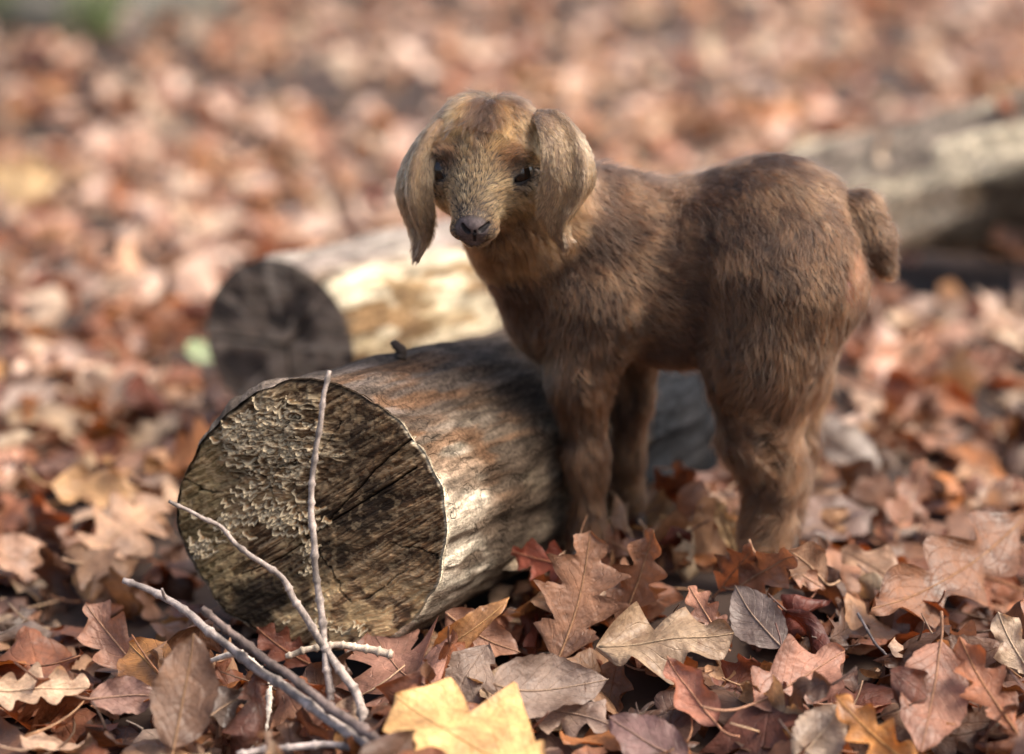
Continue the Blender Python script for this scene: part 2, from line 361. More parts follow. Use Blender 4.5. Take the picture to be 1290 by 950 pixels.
# places taken by the logs and the feet (ground plan)
A1 = W(390, 651, 0.103); TH1 = R(33); DIR1 = nrm(np.array([math.sin(TH1), math.cos(TH1), -0.075])); B1 = A1 + DIR1 * 0.57; R1 = 0.1165
A2 = W(352, 434, 0.084); TH2 = R(48); DIR2 = np.array([math.sin(TH2), math.cos(TH2), 0.0]); B2 = A2 + DIR2 * 0.74; R2 = 0.092
A3 = P(1000, 262, 3.25); B3 = P(1620, 165, 3.15); R3 = 0.085
def segd(x, y, a, b):
    ax, ay = a[0], a[1]; dx, dy = b[0] - ax, b[1] - ay; t_ = np.clip(((x - ax) * dx + (y - ay) * dy) / (dx * dx + dy * dy), 0, 1)
    return np.hypot(x - ax - t_ * dx, y - ay - t_ * dy)
FEET = [W(738, 678, .035), W(793, 640, .035), W(966, 696, .035), W(985, 656, .035)]
def blocked(x, y):
    if segd(x, y, A1, B1) < 0.085 or segd(x, y, A2, B2) < 0.06: return True
    if segd(x, y, A3, B3) < 0.065 and r.random() < .75: return True
    return any(math.hypot(x - f[0], y - f[1]) < 0.040 for f in FEET)

def Rot(yaw, tilt, tdir):
    """yaw about z, then tilt by `tilt` about the horizontal axis at angle tdir"""
    c, s = math.cos(yaw), math.sin(yaw); Rz = np.array([[c, -s, 0], [s, c, 0], [0, 0, 1]])
    k = np.array([math.cos(tdir), math.sin(tdir), 0]); K = np.array([[0, -k[2], k[1]], [k[2], 0, -k[0]], [-k[1], k[0], 0]])
    return (np.eye(3) + math.sin(tilt) * K + (1 - math.cos(tilt)) * K @ K) @ Rz

r = np.random.default_rng(42)
litter = Acc(); near_leaves = []
zones = [  # y0, y1, count per m2, rows, columns
    (1.15, 2.0, 900, 26, 9), (2.0, 2.9, 620, 22, 7), (2.9, 4.4, 400, 14, 5), (4.4, 10.5, 200, 9, 5)]
spots = []
for (y0, y1, dens, nu, nv) in zones:
    half = 0.55 + 0.30 * y1; n_ = int(dens * (y1 - y0) * 2 * half)
    for _ in range(n_): spots.append((r.uniform(-half, half), r.uniform(y0, y1), nu, nv))
for _ in range(46): spots.append((r.uniform(-.28, .0), r.uniform(1.70, 1.80), 24, 7))      # leaves heaped against the foot of the near log
for _ in range(90):
    t_ = r.uniform(0, 1); q_ = A1 + DIR1 * (.02 + t_ * .5); spots.append((q_[0] + .115 + r.uniform(0, .05), q_[1] - .05 + r.uniform(-.03, .02), 22, 7))
order = r.permutation(len(spots)); cnt = 0
_d3 = segd(A_, B_, A3, B3); _t3 = np.clip((A_ - A3[0]) / (B3[0] - A3[0]), 0, 1); _r3 = .072 + .078 * _t3
H = np.where(_d3 < _r3 * .9, np.maximum(H, A3[2] + (B3[2] - A3[2]) * _t3 + np.sqrt(np.clip(_r3 ** 2 - _d3 ** 2, 0, 1)) * .95), H)
for rank, q in enumerate(order):
    x, y, nu, nv = spots[q]; frac = rank / len(order)
    if blocked(x, y): continue
    kind = ['red_oak', 'red_oak', 'white_oak', 'elliptic', 'elliptic', 'palmate'][r.integers(6)]
    L = float(np.clip(r.normal(0.084, 0.024), 0.035, 0.14)) * (0.9 if kind == 'palmate' else 1)
    wrr = {'red_oak': 0.78, 'white_oak': 0.62, 'elliptic': 0.46, 'palmate': 1.0}[kind] * r.uniform(.85, 1.15)
    top = frac > 0.72
    tilt = abs(r.normal(0, 0.50)) + (abs(r.normal(0, 0.8)) if top and r.random() < .65 else 0)
    V, U = leaf_shape(kind, L, wrr, nu, nv, r, bendx=r.normal(0, 1.4), curl=r.normal(0, 2.3) * (1.1 if top else .8), crumple=r.uniform(.02, .065), twist=r.normal(0, .5), bow=r.normal(0, .04))
    V = V - V.mean(0); M = Rot(r.uniform(0, 6.28), min(tilt, 1.25), r.uniform(0, 6.28)); V = V @ M.T; V[:, 0] += x; V[:, 1] += y
    i, j = hidx(V[:, 0], V[:, 1]); z0 = np.percentile(H[i, j] - V[:, 2], 66 if not top else 74); z0 = min(z0, ground_h(np.array([x]), np.array([y]))[0] + 0.040) if segd(x, y, A3, B3) > .10 else z0
    V[:, 2] += z0
    # drape: pull half-way towards the surface where the blade would hang in the air
    hang = V[:, 2] - H[i, j]; V[:, 2] -= np.clip(hang - 0.010, 0, None) * (0.45 if not top else 0.15)
    hn = H[i, j]; up = np.maximum(hn, hn + 0.55 * (V[:, 2] - hn)); H[i, j] = np.maximum(H[i, j], up)
    c = np.array(PAL[MIXC[r.integers(len(MIXC))]]) * r.uniform(.75, 1.25)
    c = c * lerp(.66, 1.0, smooth(2.2, 3.2, y))  # near leaves dimmed in colour, for a foreground that gets less light
    if r.random() < .84 * smooth(2.1, 3.4, y): c = np.array(PAL[('pale', 'tan', 'pale', 'beige', 'pink')[r.integers(5)]]) * np.array([.96, 1.04, 1.20]) * r.uniform(.7, 1.5)  # far leaves painted paler, standing in for brighter light in the background
    F = gridf(nu, nv); C = np.tile(c, (len(V), 1))
    st = None
    if y < 2.9 and r.random() < .6:
        p = stem_path(L, r, r.uniform(.15, .4)); b0 = V.reshape(nu, nv, 3)[0, nv // 2]; b1 = V.reshape(nu, nv, 3)[2, nv // 2]; d = nrm(b0 - b1)
        side = nrm(np.cross(d, [0, 0, 1])); p = b0 + d * (-p[:, :1]) + side * p[:, 1:2] + np.array([0, 0, 1]) * p[:, 2:3]
        sv, s4, s3 = tube(p, np.linspace(.0011, .0007, 6), 5); st = (sv, s4, s3, c * 0.8 + 0.05)
    vis = abs(x) < 0.1 + y * 0.235 and 1.5 < y < 2.75
    if vis and frac > 0.60: near_leaves.append((frac / (0.4 + 0.6 * y), V, F, C, U, st))
    else:
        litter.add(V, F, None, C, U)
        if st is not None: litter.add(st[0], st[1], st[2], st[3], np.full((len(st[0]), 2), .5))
near_leaves.sort(key=lambda q: -q[0])
for k, (s_, V, F, C, U, st) in enumerate(near_leaves):
    if k < 290:
        a = Acc(); a.add(V, F, None, C, U)
        if st is not None: a.add(st[0], st[1], st[2], st[3], np.full((len(st[0]), 2), .5))
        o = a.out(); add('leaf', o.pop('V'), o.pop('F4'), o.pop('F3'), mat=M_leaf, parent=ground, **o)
    else:
        litter.add(V, F, None, C, U)
        if st is not None: litter.add(st[0], st[1], st[2], st[3], np.full((len(st[0]), 2), .5))
for _ in range(260):                                   # loose stalks and straws in the litter
    y = r.uniform(1.4, 3.0); x = r.uniform(-.35 - .25 * y, .35 + .25 * y)
    if blocked(x, y): continue
    a = r.uniform(0, 6.28); L = r.uniform(.03, .10); q = np.linspace(-.5, .5, 7); el_ = abs(r.normal(0, .3)); bw = r.normal(0, .12)
    pth = np.stack([x + math.cos(a) * q * L - math.sin(a) * bw * L * (q * 2) ** 2, y + math.sin(a) * q * L + math.cos(a) * bw * L * (q * 2) ** 2, Hat(x, y)[0] + .004 + (q + .5) * L * el_], 1)
    sv, s4, s3 = tube(pth, np.linspace(.0012, .0006, 7) * r.uniform(.6, 1.2), 5); c = np.array([(.42, .26, .15), (.10, .06, .04), (.50, .38, .26), (.22, .12, .07)][r.integers(4)])
    litter.add(sv, s4, s3, c, np.full((len(sv), 2), .5))
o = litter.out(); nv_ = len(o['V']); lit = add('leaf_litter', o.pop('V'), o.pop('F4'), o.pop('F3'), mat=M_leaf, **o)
tag(lit, 'deep litter of fallen brown oak leaves covering the forest floor', 'leaf litter', kind='stuff')
_m = (np.abs(A_) < .5) & (B_ > 1.5) & (B_ < 2.6)
print('LITTER verts', nv_, 'near', len(near_leaves), 'mean H near', H[_m].mean(), H[_m].std(), 'far', H[(np.abs(A_) < .8) & (B_ > 4) & (B_ < 6)].mean())

# the leaves one can pick out: base pixel, tip pixel, lift of base / tip above the litter, width ratio, roll, ...
HERO_CAT = 'leaf'
def hero(name, label, base, tip, lb, lt, kind, wr, colr, face=0.35, roll=0.0, bendx=0.3, curl=0.5, crumple=.018, stem=0.25, seed=1, nu=40, nv=13, twist=0., stemup=.3, bow=0., Yb=None, Yt=None):
    rr = np.random.default_rng(seed)
    def place(px, py, lift, Y):
        if Y is not None: return P(px, py, Y)
        h = 0.0
        for _ in range(6):
            p = W(px, py, h); h = 0.5 * h + 0.5 * (float(np.mean(Hat(p[0] + rr.uniform(-.02, .02, 20), p[1] + rr.uniform(-.02, .02, 20)))) + lift)
        return W(px, py, h)
    lb += .010; lt += .010
    b, t_ = place(*base, lb, Yb), place(*tip, lt, Yt); X = t_ - b; L = np.linalg.norm(X); X /= L
    n0 = nrm(np.array([0, -face, 1 - face])); Z = n0 - X * (n0 @ X); Z = nrm(Z); Y_ = np.cross(Z, X)
    if roll: Y_, Z = Y_ * math.cos(roll) + Z * math.sin(roll), -Y_ * math.sin(roll) + Z * math.cos(roll)
    Vl, U = leaf_shape(kind, L, wr * .92, nu, nv, rr, bendx * 1.2, curl * 1.5, crumple * 1.7, twist + rr.normal(0, .3), bow + rr.normal(0, .03))
    # keep base and tip where they were asked for after the bend
    e = Vl.reshape(nu, nv, 3)[-1, nv // 2].copy(); s = L / (np.linalg.norm(e) + 1e-9); Vl = Vl * s
    a = math.atan2(e[2], e[0]); c, s_ = math.cos(-a), math.sin(-a); Vx = Vl[:, 0] * c - Vl[:, 2] * s_; Vz = Vl[:, 0] * s_ + Vl[:, 2] * c
    V = b + Vx[:, None] * X + Vl[:, 1:2] * Y_ + Vz[:, None] * Z
    col = np.array(PAL[colr] if isinstance(colr, str) else colr) * rr.uniform(.95, 1.05) * (.74 if base[1] > 480 and colr != 'yellow' else .9)  # nearer leaves painted darker, in place of weaker light there
    C = np.tile(col, (len(V), 1))
    o = add(name, V, gridf(nu, nv), mat=M_leaf, origin=b, colors=C, uv=U)
    tag(o, label, HERO_CAT)
    # midrib and stalk
    mid = V.reshape(nu, nv, 3)[:, nv // 2] + 0.0003 * Z
    pth = mid[::-2]
    if stem > 0:
        p = stem_path(L, rr, stem, stemup); sp = b + p[1:, :1] * X + p[1:, 1:2] * Y_ + p[1:, 2:3] * (Z if face < .6 else np.array([0, 0, 1])); pth = np.vstack([pth, sp])
    rad = np.linspace(.0004, .00125, len(pth))
    sv, s4, s3 = tube(pth, rad, 6)
    sc = np.tile(col * 0.6 + np.array([.13, .075, .038]), (len(sv), 1))
    add('stem', sv, s4, s3, mat=M_twig, parent=o, colors=sc)
    return o
HL = [
 ('maple_leaf', 'big flat yellow leaf with dark speckles at the bottom edge', (690, 972), (498, 876), .022, .026, 'palmate', 1.15, 'yellow', dict(face=.25, curl=.25, bendx=.2, crumple=.010, seed=3, stem=.05)),
 ('curled_leaf', 'smooth grey leaf folded over above the yellow leaf', (618, 862), (768, 862), .03, .022, 'elliptic', .62, 'grey', dict(face=.45, curl=1.2, bendx=.9, crumple=.012, seed=4, stem=0)),
 ('curled_leaf', 'grey tan ragged leaf lying under the smooth grey one', (640, 880), (770, 915), .008, .004, 'red_oak', .7, (.36, .28, .23), dict(face=.4, curl=.5, seed=6, stem=0)),
 ('oak_leaf', 'brown lobed oak leaf standing on its stalk in front of the front hoof', (700, 838), (742, 668), .004, .085, 'red_oak', .80, (.26, .125, .065), dict(face=.8, curl=.7, bendx=.25, crumple=.012, seed=9, stem=.12)),
 ('oak_leaf', 'dark red oak leaf behind the standing brown one beside the log', (735, 715), (640, 692), .030, .055, 'red_oak', .62, (.28, .055, .025), dict(face=.7, curl=.5, seed=10, stem=.2)),
 ('oak_leaf', 'narrow brown oak leaf leaning right below the goat', (775, 800), (822, 668), .004, .075, 'white_oak', .55, (.27, .125, .065), dict(face=.75, curl=.9, seed=12, stem=.1)),
 ('maple_leaf', 'crinkled beige leaf spread in the middle of the foreground', (752, 812), (925, 800), .032, .030, 'palmate', .75, (.46, .35, .23), dict(face=.45, curl=.4, crumple=.028, seed=13, stem=0)),
 ('curled_leaf', 'shiny reddish leaf folded in half right of the grey folded leaf', (905, 915), (838, 828), .012, .04, 'elliptic', .55, (.42, .17, .11), dict(face=.6, curl=1.6, seed=14, stem=.3)),
 ('oval_leaf', 'smooth slate grey oval leaf in front of the hind hoof', (985, 815), (925, 738), .012, .045, 'elliptic', .72, (.17, .145, .14), dict(face=.65, curl=.5, crumple=.010, seed=15, stem=.12)),
 ('oak_leaf', 'pinkish notched leaf left of the slate grey oval one', (915, 815), (868, 738), .012, .050, 'white_oak', .6, (.38, .18, .115), dict(face=.6, curl=.7, seed=16, stem=.1)),
 ('oak_leaf', 'mauve pink leaf with a long pale stalk in the lower right foreground', (950, 885), (1062, 818), .014, .035, 'palmate', .85, (.40, .20, .14), dict(face=.5, curl=.6, seed=17, stem=.5)),
 ('oak_leaf', 'large brown wavy edged leaf reaching up to the right edge', (1302, 640), (1096, 765), .085, .030, 'white_oak', .36, (.22, .10, .050), dict(face=.65, curl=.7, bendx=.3, crumple=.014, seed=18, nu=54, stem=.1)),
 ('oak_leaf', 'rust coloured leaf tucked behind the large wavy edged one', (1288, 742), (1165, 690), .012, .035, 'red_oak', .6, 'rust', dict(face=.6, seed=19, curl=.6)),
 ('oval_leaf', 'brown leaf standing upright alone right of the hind legs', (1132, 668), (1166, 578), .004, .070, 'palmate', .65, (.36, .17, .10), dict(face=.85, curl=.5, seed=20, stem=.2)),
 ('oval_leaf', 'smooth pink brown pointed leaf hanging from its upright stalk at lower right', (1186, 806), (1160, 948), .045, .006, 'elliptic', .62, (.34, .16, .105), dict(face=.65, curl=.4, crumple=.012, seed=21, stem=.12, stemup=1.)),
 ('oak_leaf', 'bright orange narrow leaf at the bottom right edge', (1160, 972), (1050, 878), .020, .040, 'white_oak', .5, (.60, .26, .05), dict(face=.6, curl=.9, seed=22, stem=0)),
 ('oak_leaf', 'glossy rust oak leaf near the right edge pointing up', (1282, 925), (1212, 800), .010, .055, 'red_oak', .55, (.34, .12, .05), dict(face=.7, curl=.7, seed=23, stem=.1)),
 ('skeleton_leaf', 'pale papery leaf with holes cut by the right edge', (1300, 850), (1255, 772), .020, .050, 'palmate', .8, (.60, .49, .36), dict(face=.7, curl=.3, crumple=.03, seed=24, stem=0)),
 ('leaf_tip', 'thin pointed tan leaf sticking up beside the hind leg', (928, 698), (905, 630), .002, .045, 'elliptic', .35, (.58, .42, .22), dict(face=.9, curl=.8, seed=25, stem=0)),
 ('curled_leaf', 'long arched ochre leaf between the log and the grey folded leaf', (528, 838), (652, 775), .010, .050, 'elliptic', .30, (.62, .33, .12), dict(face=.5, curl=.9, bendx=-1.1, seed=26, stem=0)),
 ('oak_leaf', 'brown leaf cupped under the long arched ochre one', (560, 772), (655, 822), .040, .010, 'elliptic', .6, (.32, .17, .11), dict(face=.6, curl=.8, seed=27, stem=0)),
 ('oval_leaf', 'pink tan leaf with a dark rib at the left edge', (-14, 690), (66, 700), .030, .008, 'elliptic', .8, (.62, .40, .28), dict(face=.55, curl=.5, seed=28, stem=.2)),
 ('oak_leaf', 'tan deeply lobed oak leaf left of the cut log face', (112, 706), (206, 628), .010, .045, 'white_oak', .62, (.64, .42, .27), dict(face=.6, curl=.3, seed=29, stem=.2)),
 ('oak_leaf', 'yellow tan leaf above the deeply lobed one on the left', (62, 612), (182, 622), .035, .020, 'palmate', .6, (.66, .42, .20), dict(face=.6, curl=.5, seed=30)),
 ('curled_leaf', 'brown leaf curled into a cup below the long grey stick', (168, 838), (104, 762), .010, .050, 'palmate', .9, (.36, .19, .13), dict(face=.6, curl=1.7, seed=31, stem=.1)),
 ('oval_leaf', 'orange ochre leaf beside the curled cup leaf', (225, 872), (160, 812), .018, .035, 'elliptic', .7, (.52, .24, .06), dict(face=.5, curl=.4, seed=32, stem=0)),
 ('oval_leaf', 'dark brown leaf standing upright with its ribs showing at lower left', (218, 946), (246, 798), .006, .075, 'elliptic', .62, (.15, .08, .045), dict(face=.85, curl=.6, crumple=.012, seed=33, stem=.1)),
 ('curled_leaf', 'pale cream leaf rolled over at the left edge', (-16, 868), (112, 862), .035, .035, 'white_oak', .62, (.70, .52, .36), dict(face=.5, curl=1.6, bendx=.5, seed=34, stem=0)),
 ('oak_leaf', 'mauve brown leaf below the orange ochre one', (112, 880), (204, 876), .018, .016, 'elliptic', .62, (.30, .18, .15), dict(face=.55, curl=.5, seed=35)),
 ('oak_leaf', 'dark red leaf with pointed lobes against the foot of the log', (392, 838), (322, 792), .012, .045, 'red_oak', .8, (.26, .07, .035), dict(face=.75, curl=.4, seed=36, stem=.2)),
 ('oval_leaf', 'blue grey leaf leaning out of focus behind the hind legs', (1108, 590), (1034, 528), .010, .060, 'elliptic', .62, (.40, .39, .37), dict(face=.7, curl=.5, seed=37, stem=0)),
 ('oak_leaf', 'pink leaf fallen across the toes of the hind hoof', (958, 702), (1040, 742), .040, .012, 'white_oak', .5, (.46, .25, .16), dict(face=.5, curl=.8, seed=38)),
 ('curled_leaf', 'big pale yellow leaf far back at the left edge', (-12, 222), (76, 226), .060, .050, 'elliptic', .75, (.84, .66, .36), dict(face=.7, curl=.4, seed=39, stem=0, nu=24, nv=9)),
 ('green_leaf', 'small pale green leaf beside the rear log end', (232, 440), (280, 448), .040, .030, 'elliptic', .6, (.28, .42, .25), dict(face=.6, curl=.3, seed=40, stem=0)),
 ('oak_leaf', 'dusky pink leaf right of the crossing twigs', (552, 872), (462, 800), .010, .035, 'red_oak', .8, (.38, .20, .15), dict(face=.5, curl=.5, seed=41)),
 ('oval_leaf', 'dark mauve leaf at the bottom edge right of the yellow leaf', (868, 955), (765, 905), .010, .016, 'elliptic', .7, (.20, .12, .12), dict(face=.45, curl=.5, seed=43)),
 ('oak_leaf', 'tan leaf with a torn edge right of the hind hoof', (1150, 748), (1062, 688), .012, .030, 'palmate', .7, (.50, .34, .23), dict(face=.5, curl=.5, seed=44)),
 ('oval_leaf', 'dark grey brown leaf lying beside the hind hoof', (1010, 668), (1090, 640), .014, .016, 'elliptic', .6, (.20, .145, .13), dict(face=.45, curl=.8, crumple=.03, seed=45, stem=0)),
 ('oak_leaf', 'salmon leaf with notched end between the goat legs', (858, 648), (800, 612), .010, .030, 'red_oak', .6, (.50, .27, .20), dict(face=.6, curl=.6, seed=46)),
 ('oak_leaf', 'small tan leaf against the inside of the front hoof', (765, 640), (832, 652), .02, .02, 'elliptic', .5, (.48, .33, .17), dict(face=.5, curl=.6, seed=47)),
 ('oak_leaf', 'rusty orange oak leaf behind the log at the left', (205, 590), (298, 540), .012, .060, 'red_oak', .75, (.55, .24, .09), dict(face=.75, curl=.4, seed=48)),
 ('curled_leaf', 'grey leaf lying flat out of focus at the left edge', (0, 520), (72, 478), .010, .040, 'elliptic', .6, (.46, .38, .33), dict(face=.6, curl=.4, seed=49, stem=0)),
 ('oval_leaf', 'speckled grey beige leaf at the bottom right of the mauve pink one', (1002, 958), (1062, 888), .008, .035, 'elliptic', .75, (.40, .32, .24), dict(face=.6, curl=.3, crumple=.02, seed=50, stem=0)),
 ('oak_leaf', 'rusty red leaf propped upright just left of the hind hoof', (905, 745), (948, 690), .000, .050, 'red_oak', .8, (.30, .12, .06), dict(face=.8, curl=.7, seed=70)),
 ('oak_leaf', 'brown leaf covering the front of the hind hoof', (930, 740), (1000, 700), .010, .045, 'palmate', .8, (.26, .13, .08), dict(face=.75, curl=.6, seed=71)),
 ('oval_leaf', 'light tan leaf leaning on the right side of the hind hoof', (1040, 735), (990, 692), .008, .045, 'elliptic', .7, (.46, .30, .20), dict(face=.7, curl=.7, seed=72)),
 ('oak_leaf', 'dark brown leaf pushed against the front hoof', (800, 700), (742, 668), .010, .030, 'red_oak', .7, (.22, .10, .055), dict(face=.7, curl=.7, seed=73)),
 ('curled_leaf', 'grey black crumpled leaf in the lower left below the sticks', (262, 905), (320, 868), .012, .02, 'elliptic', .6, (.10, .085, .08), dict(face=.6, curl=1.2, crumple=.04, seed=51, stem=0)),
]
for (nm, lb, b, t_, l1, l2, kd, wr, cl, kw) in HL: hero(nm, lb, b, t_, l1, l2, kd, wr, cl, **kw)

# ------------------------------------------------------------ logs
def frame_of(d):
    side = nrm(np.cross(d, [0, 0, 1])); up = np.cross(side, d); return side, up          # side points to image right for logs that run away
def outline(phi, seed, amp=0.02):
    p = np.stack([np.cos(phi) * 1.3, np.sin(phi) * 1.3, np.full_like(phi, seed * 3.1)], 1)
    flat = 0.10 * np.exp(-(((phi % (2 * np.pi)) - 2.45) / .50) ** 2) if seed == 3 else 0      # the near log is flattened at its upper left
    return 1 + amp * 2 * (fbm(p, seed, 3) - .5) - flat
def segdist(a, b, pts):
    d = np.full(len(a), 9.0); tt = np.zeros(len(a))
    for (p, q) in zip(pts[:-1], pts[1:]):
        p = np.array(p); q = np.array(q); v = q - p; t_ = np.clip(((a - p[0]) * v[0] + (b - p[1]) * v[1]) / (v @ v), 0, 1)
        dd = np.hypot(a - p[0] - t_ * v[0], b - p[1] - t_ * v[1]); d = np.minimum(d, dd)
    return d
def build_log(name, label, A, B, Ra, Rb, seed, side_paint, cap_fn, nl, na, cap_n, mat_side=M_bark, skew=0.0, rough=.014, rim_jag=.025):
    root = empty(name, (A + B) / 2 - np.array([0, 0, (Ra + Rb) / 2])); tag(root, label, 'log')
    ORG[root.name] = np.array(root.location)
    d = nrm(B - A); side, up = frame_of(d); Ln = np.linalg.norm(B - A)
    ph = np.linspace(0, 2 * np.pi, na, endpoint=False); s = np.linspace(0, 1, nl) ** 1.0
    S, PH = np.meshgrid(s, ph, indexing='ij'); S = S.ravel(); PH = PH.ravel()
    o_ = outline(PH, seed)
    rad = lerp(Ra, Rb, S) * o_ * 1.0
    p3 = np.stack([np.cos(PH) * rad * 14, np.sin(PH) * rad * 14, S * Ln * 5], 1)
    rel = (fbm(p3, seed + 3, 4) - .5)
    flake = smooth(.48, .54, fbm(p3 * np.array([1, 1, .8]) + 9, seed + 8, 4))
    fine = fbm(p3 * np.array([5, 5, 3.0]), seed + 12, 3) - .5
    edge0 = smooth(0, 0.01, S * Ln) * smooth(0, .01, (1 - S) * Ln)
    rad2 = rad * (1 + rim_jag * (fbm(p3 * np.array([4, 4, .0]) + 31, seed + 17, 3) - .5)) + edge0 * (rel * rough + (flake - .5) * 0.0030 + fine * 0.003)
    cx = A + d * (S * Ln + (1 - S) * np.cos(PH) * rad * skew)[:, None]
    V = cx + side * (np.cos(PH) * rad2)[:, None] + up * (np.sin(PH) * rad2)[:, None]
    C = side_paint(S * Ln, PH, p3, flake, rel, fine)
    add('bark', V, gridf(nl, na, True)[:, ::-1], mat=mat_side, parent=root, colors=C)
    # cut faces
    for end in (0, 1):
        nr, nc = cap_n if end == 0 else (12, 64)
        rr_ = (np.linspace(0, 1, nr) ** 0.9); phc = np.linspace(0, 2 * np.pi, nc, endpoint=False)
        RR, PC = np.meshgrid(rr_, phc, indexing='ij'); RR = RR.ravel(); PC = PC.ravel()
        a, b = RR * np.cos(PC), RR * np.sin(PC); rim0 = (Ra if end == 0 else Rb) * outline(PC, seed); pc3 = np.stack([np.cos(PC) * rim0 * 14, np.sin(PC) * rim0 * 14, PC * 0], 1); rim = rim0 * (1 + rim_jag * (fbm(pc3 * np.array([4, 4, .0]) + 31, seed + 17, 3) - .5))
        dep, C = cap_fn(a, b, RR, PC, seed + end)
        base = (A if end == 0 else B); sg = -1 if end == 0 else 1
        V = base + side * (a * rim)[:, None] + up * (b * rim)[:, None] + d * (sg * dep + (skew * a * rim if end == 0 else 0))[:, None]
        F = gridf(nr, nc, True); F = F if end == 0 else F[:, ::-1]
        add('cut_face', V, F, mat=M_cut, parent=root, colors=C)
    return root, d, side, up

def side1(s, ph, p3, flake, rel, fine):
    n1 = fbm(p3 * .5 + 3, 31, 4); n2 = fbm(p3 * 1.7 + 5, 33, 4); n3 = fbm(p3 * 4, 35, 3)
    C = np.tile([0.120, 0.088, 0.062], (len(s), 1))
    C = mixc(C, [0.23, 0.185, 0.14], smooth(.48, .62, n2) * .8)
    C = mixc(C, [0.10, 0.075, 0.055], smooth(.52, .62, n1))
    C = mixc(C, [0.33, 0.26, 0.18], smooth(.54, .64, n3) * .35)
    up = np.sin(ph)
    C = mixc(C, [0.15, 0.118, 0.10], smooth(.55, .9, up) * .7)                        # grey weathered crown of the log
    # pale bare strip with cracked whitish skin near the cut, facing right
    n4 = fbm(p3 * np.array([7, 7, 3]), 37, 3)
    dpx = smooth(.085, .045, s + (n2 - .5) * .12) * smooth(-.75, -.35, up) * smooth(.72, .40, up) * (np.cos(ph) > 0)
    C = mixc(C, [0.66, 0.57, 0.44], dpx * smooth(.36, .50, n4 + (n3 - .5) * .5) * .9)
    C = mixc(C, [0.19, 0.100, 0.052], smooth(.14, .04, np.hypot((s - .07) * .9, (up - .74) * .14)) * smooth(.44, .58, n4) * (np.cos(ph) > 0) * .75)
    C = mixc(C, [0.24, 0.15, 0.085], smooth(.52, .62, n2) * smooth(.10, .3, s) * .3)
    C = mixc(C, [0.085, 0.060, 0.042], smooth(.50, .60, fbm(p3 * np.array([4, 4, 1.2]) + 3, 39, 4)) * .55)
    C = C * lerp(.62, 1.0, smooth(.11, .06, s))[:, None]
    C = mixc(C, [0.45, 0.34, 0.20], smooth(.53, .58, n1) * smooth(.25, .4, s) * smooth(.1, .6, up) * .85)   # straw patches further back
    C = mixc(C, [0.70, 0.60, 0.44], smooth(.008, .003, s) * (np.cos(ph + .1) > .55))                          # pale edge at the cut
    C = mixc(C, np.array([0.020, 0.022, 0.026]), smooth(.33, .37, s + (n1 - .5) * .08) * (.93 + .07 * smooth(.4, .6, n2)))  # shade on the far part behind the goat, painted near-black into the bark
    return C
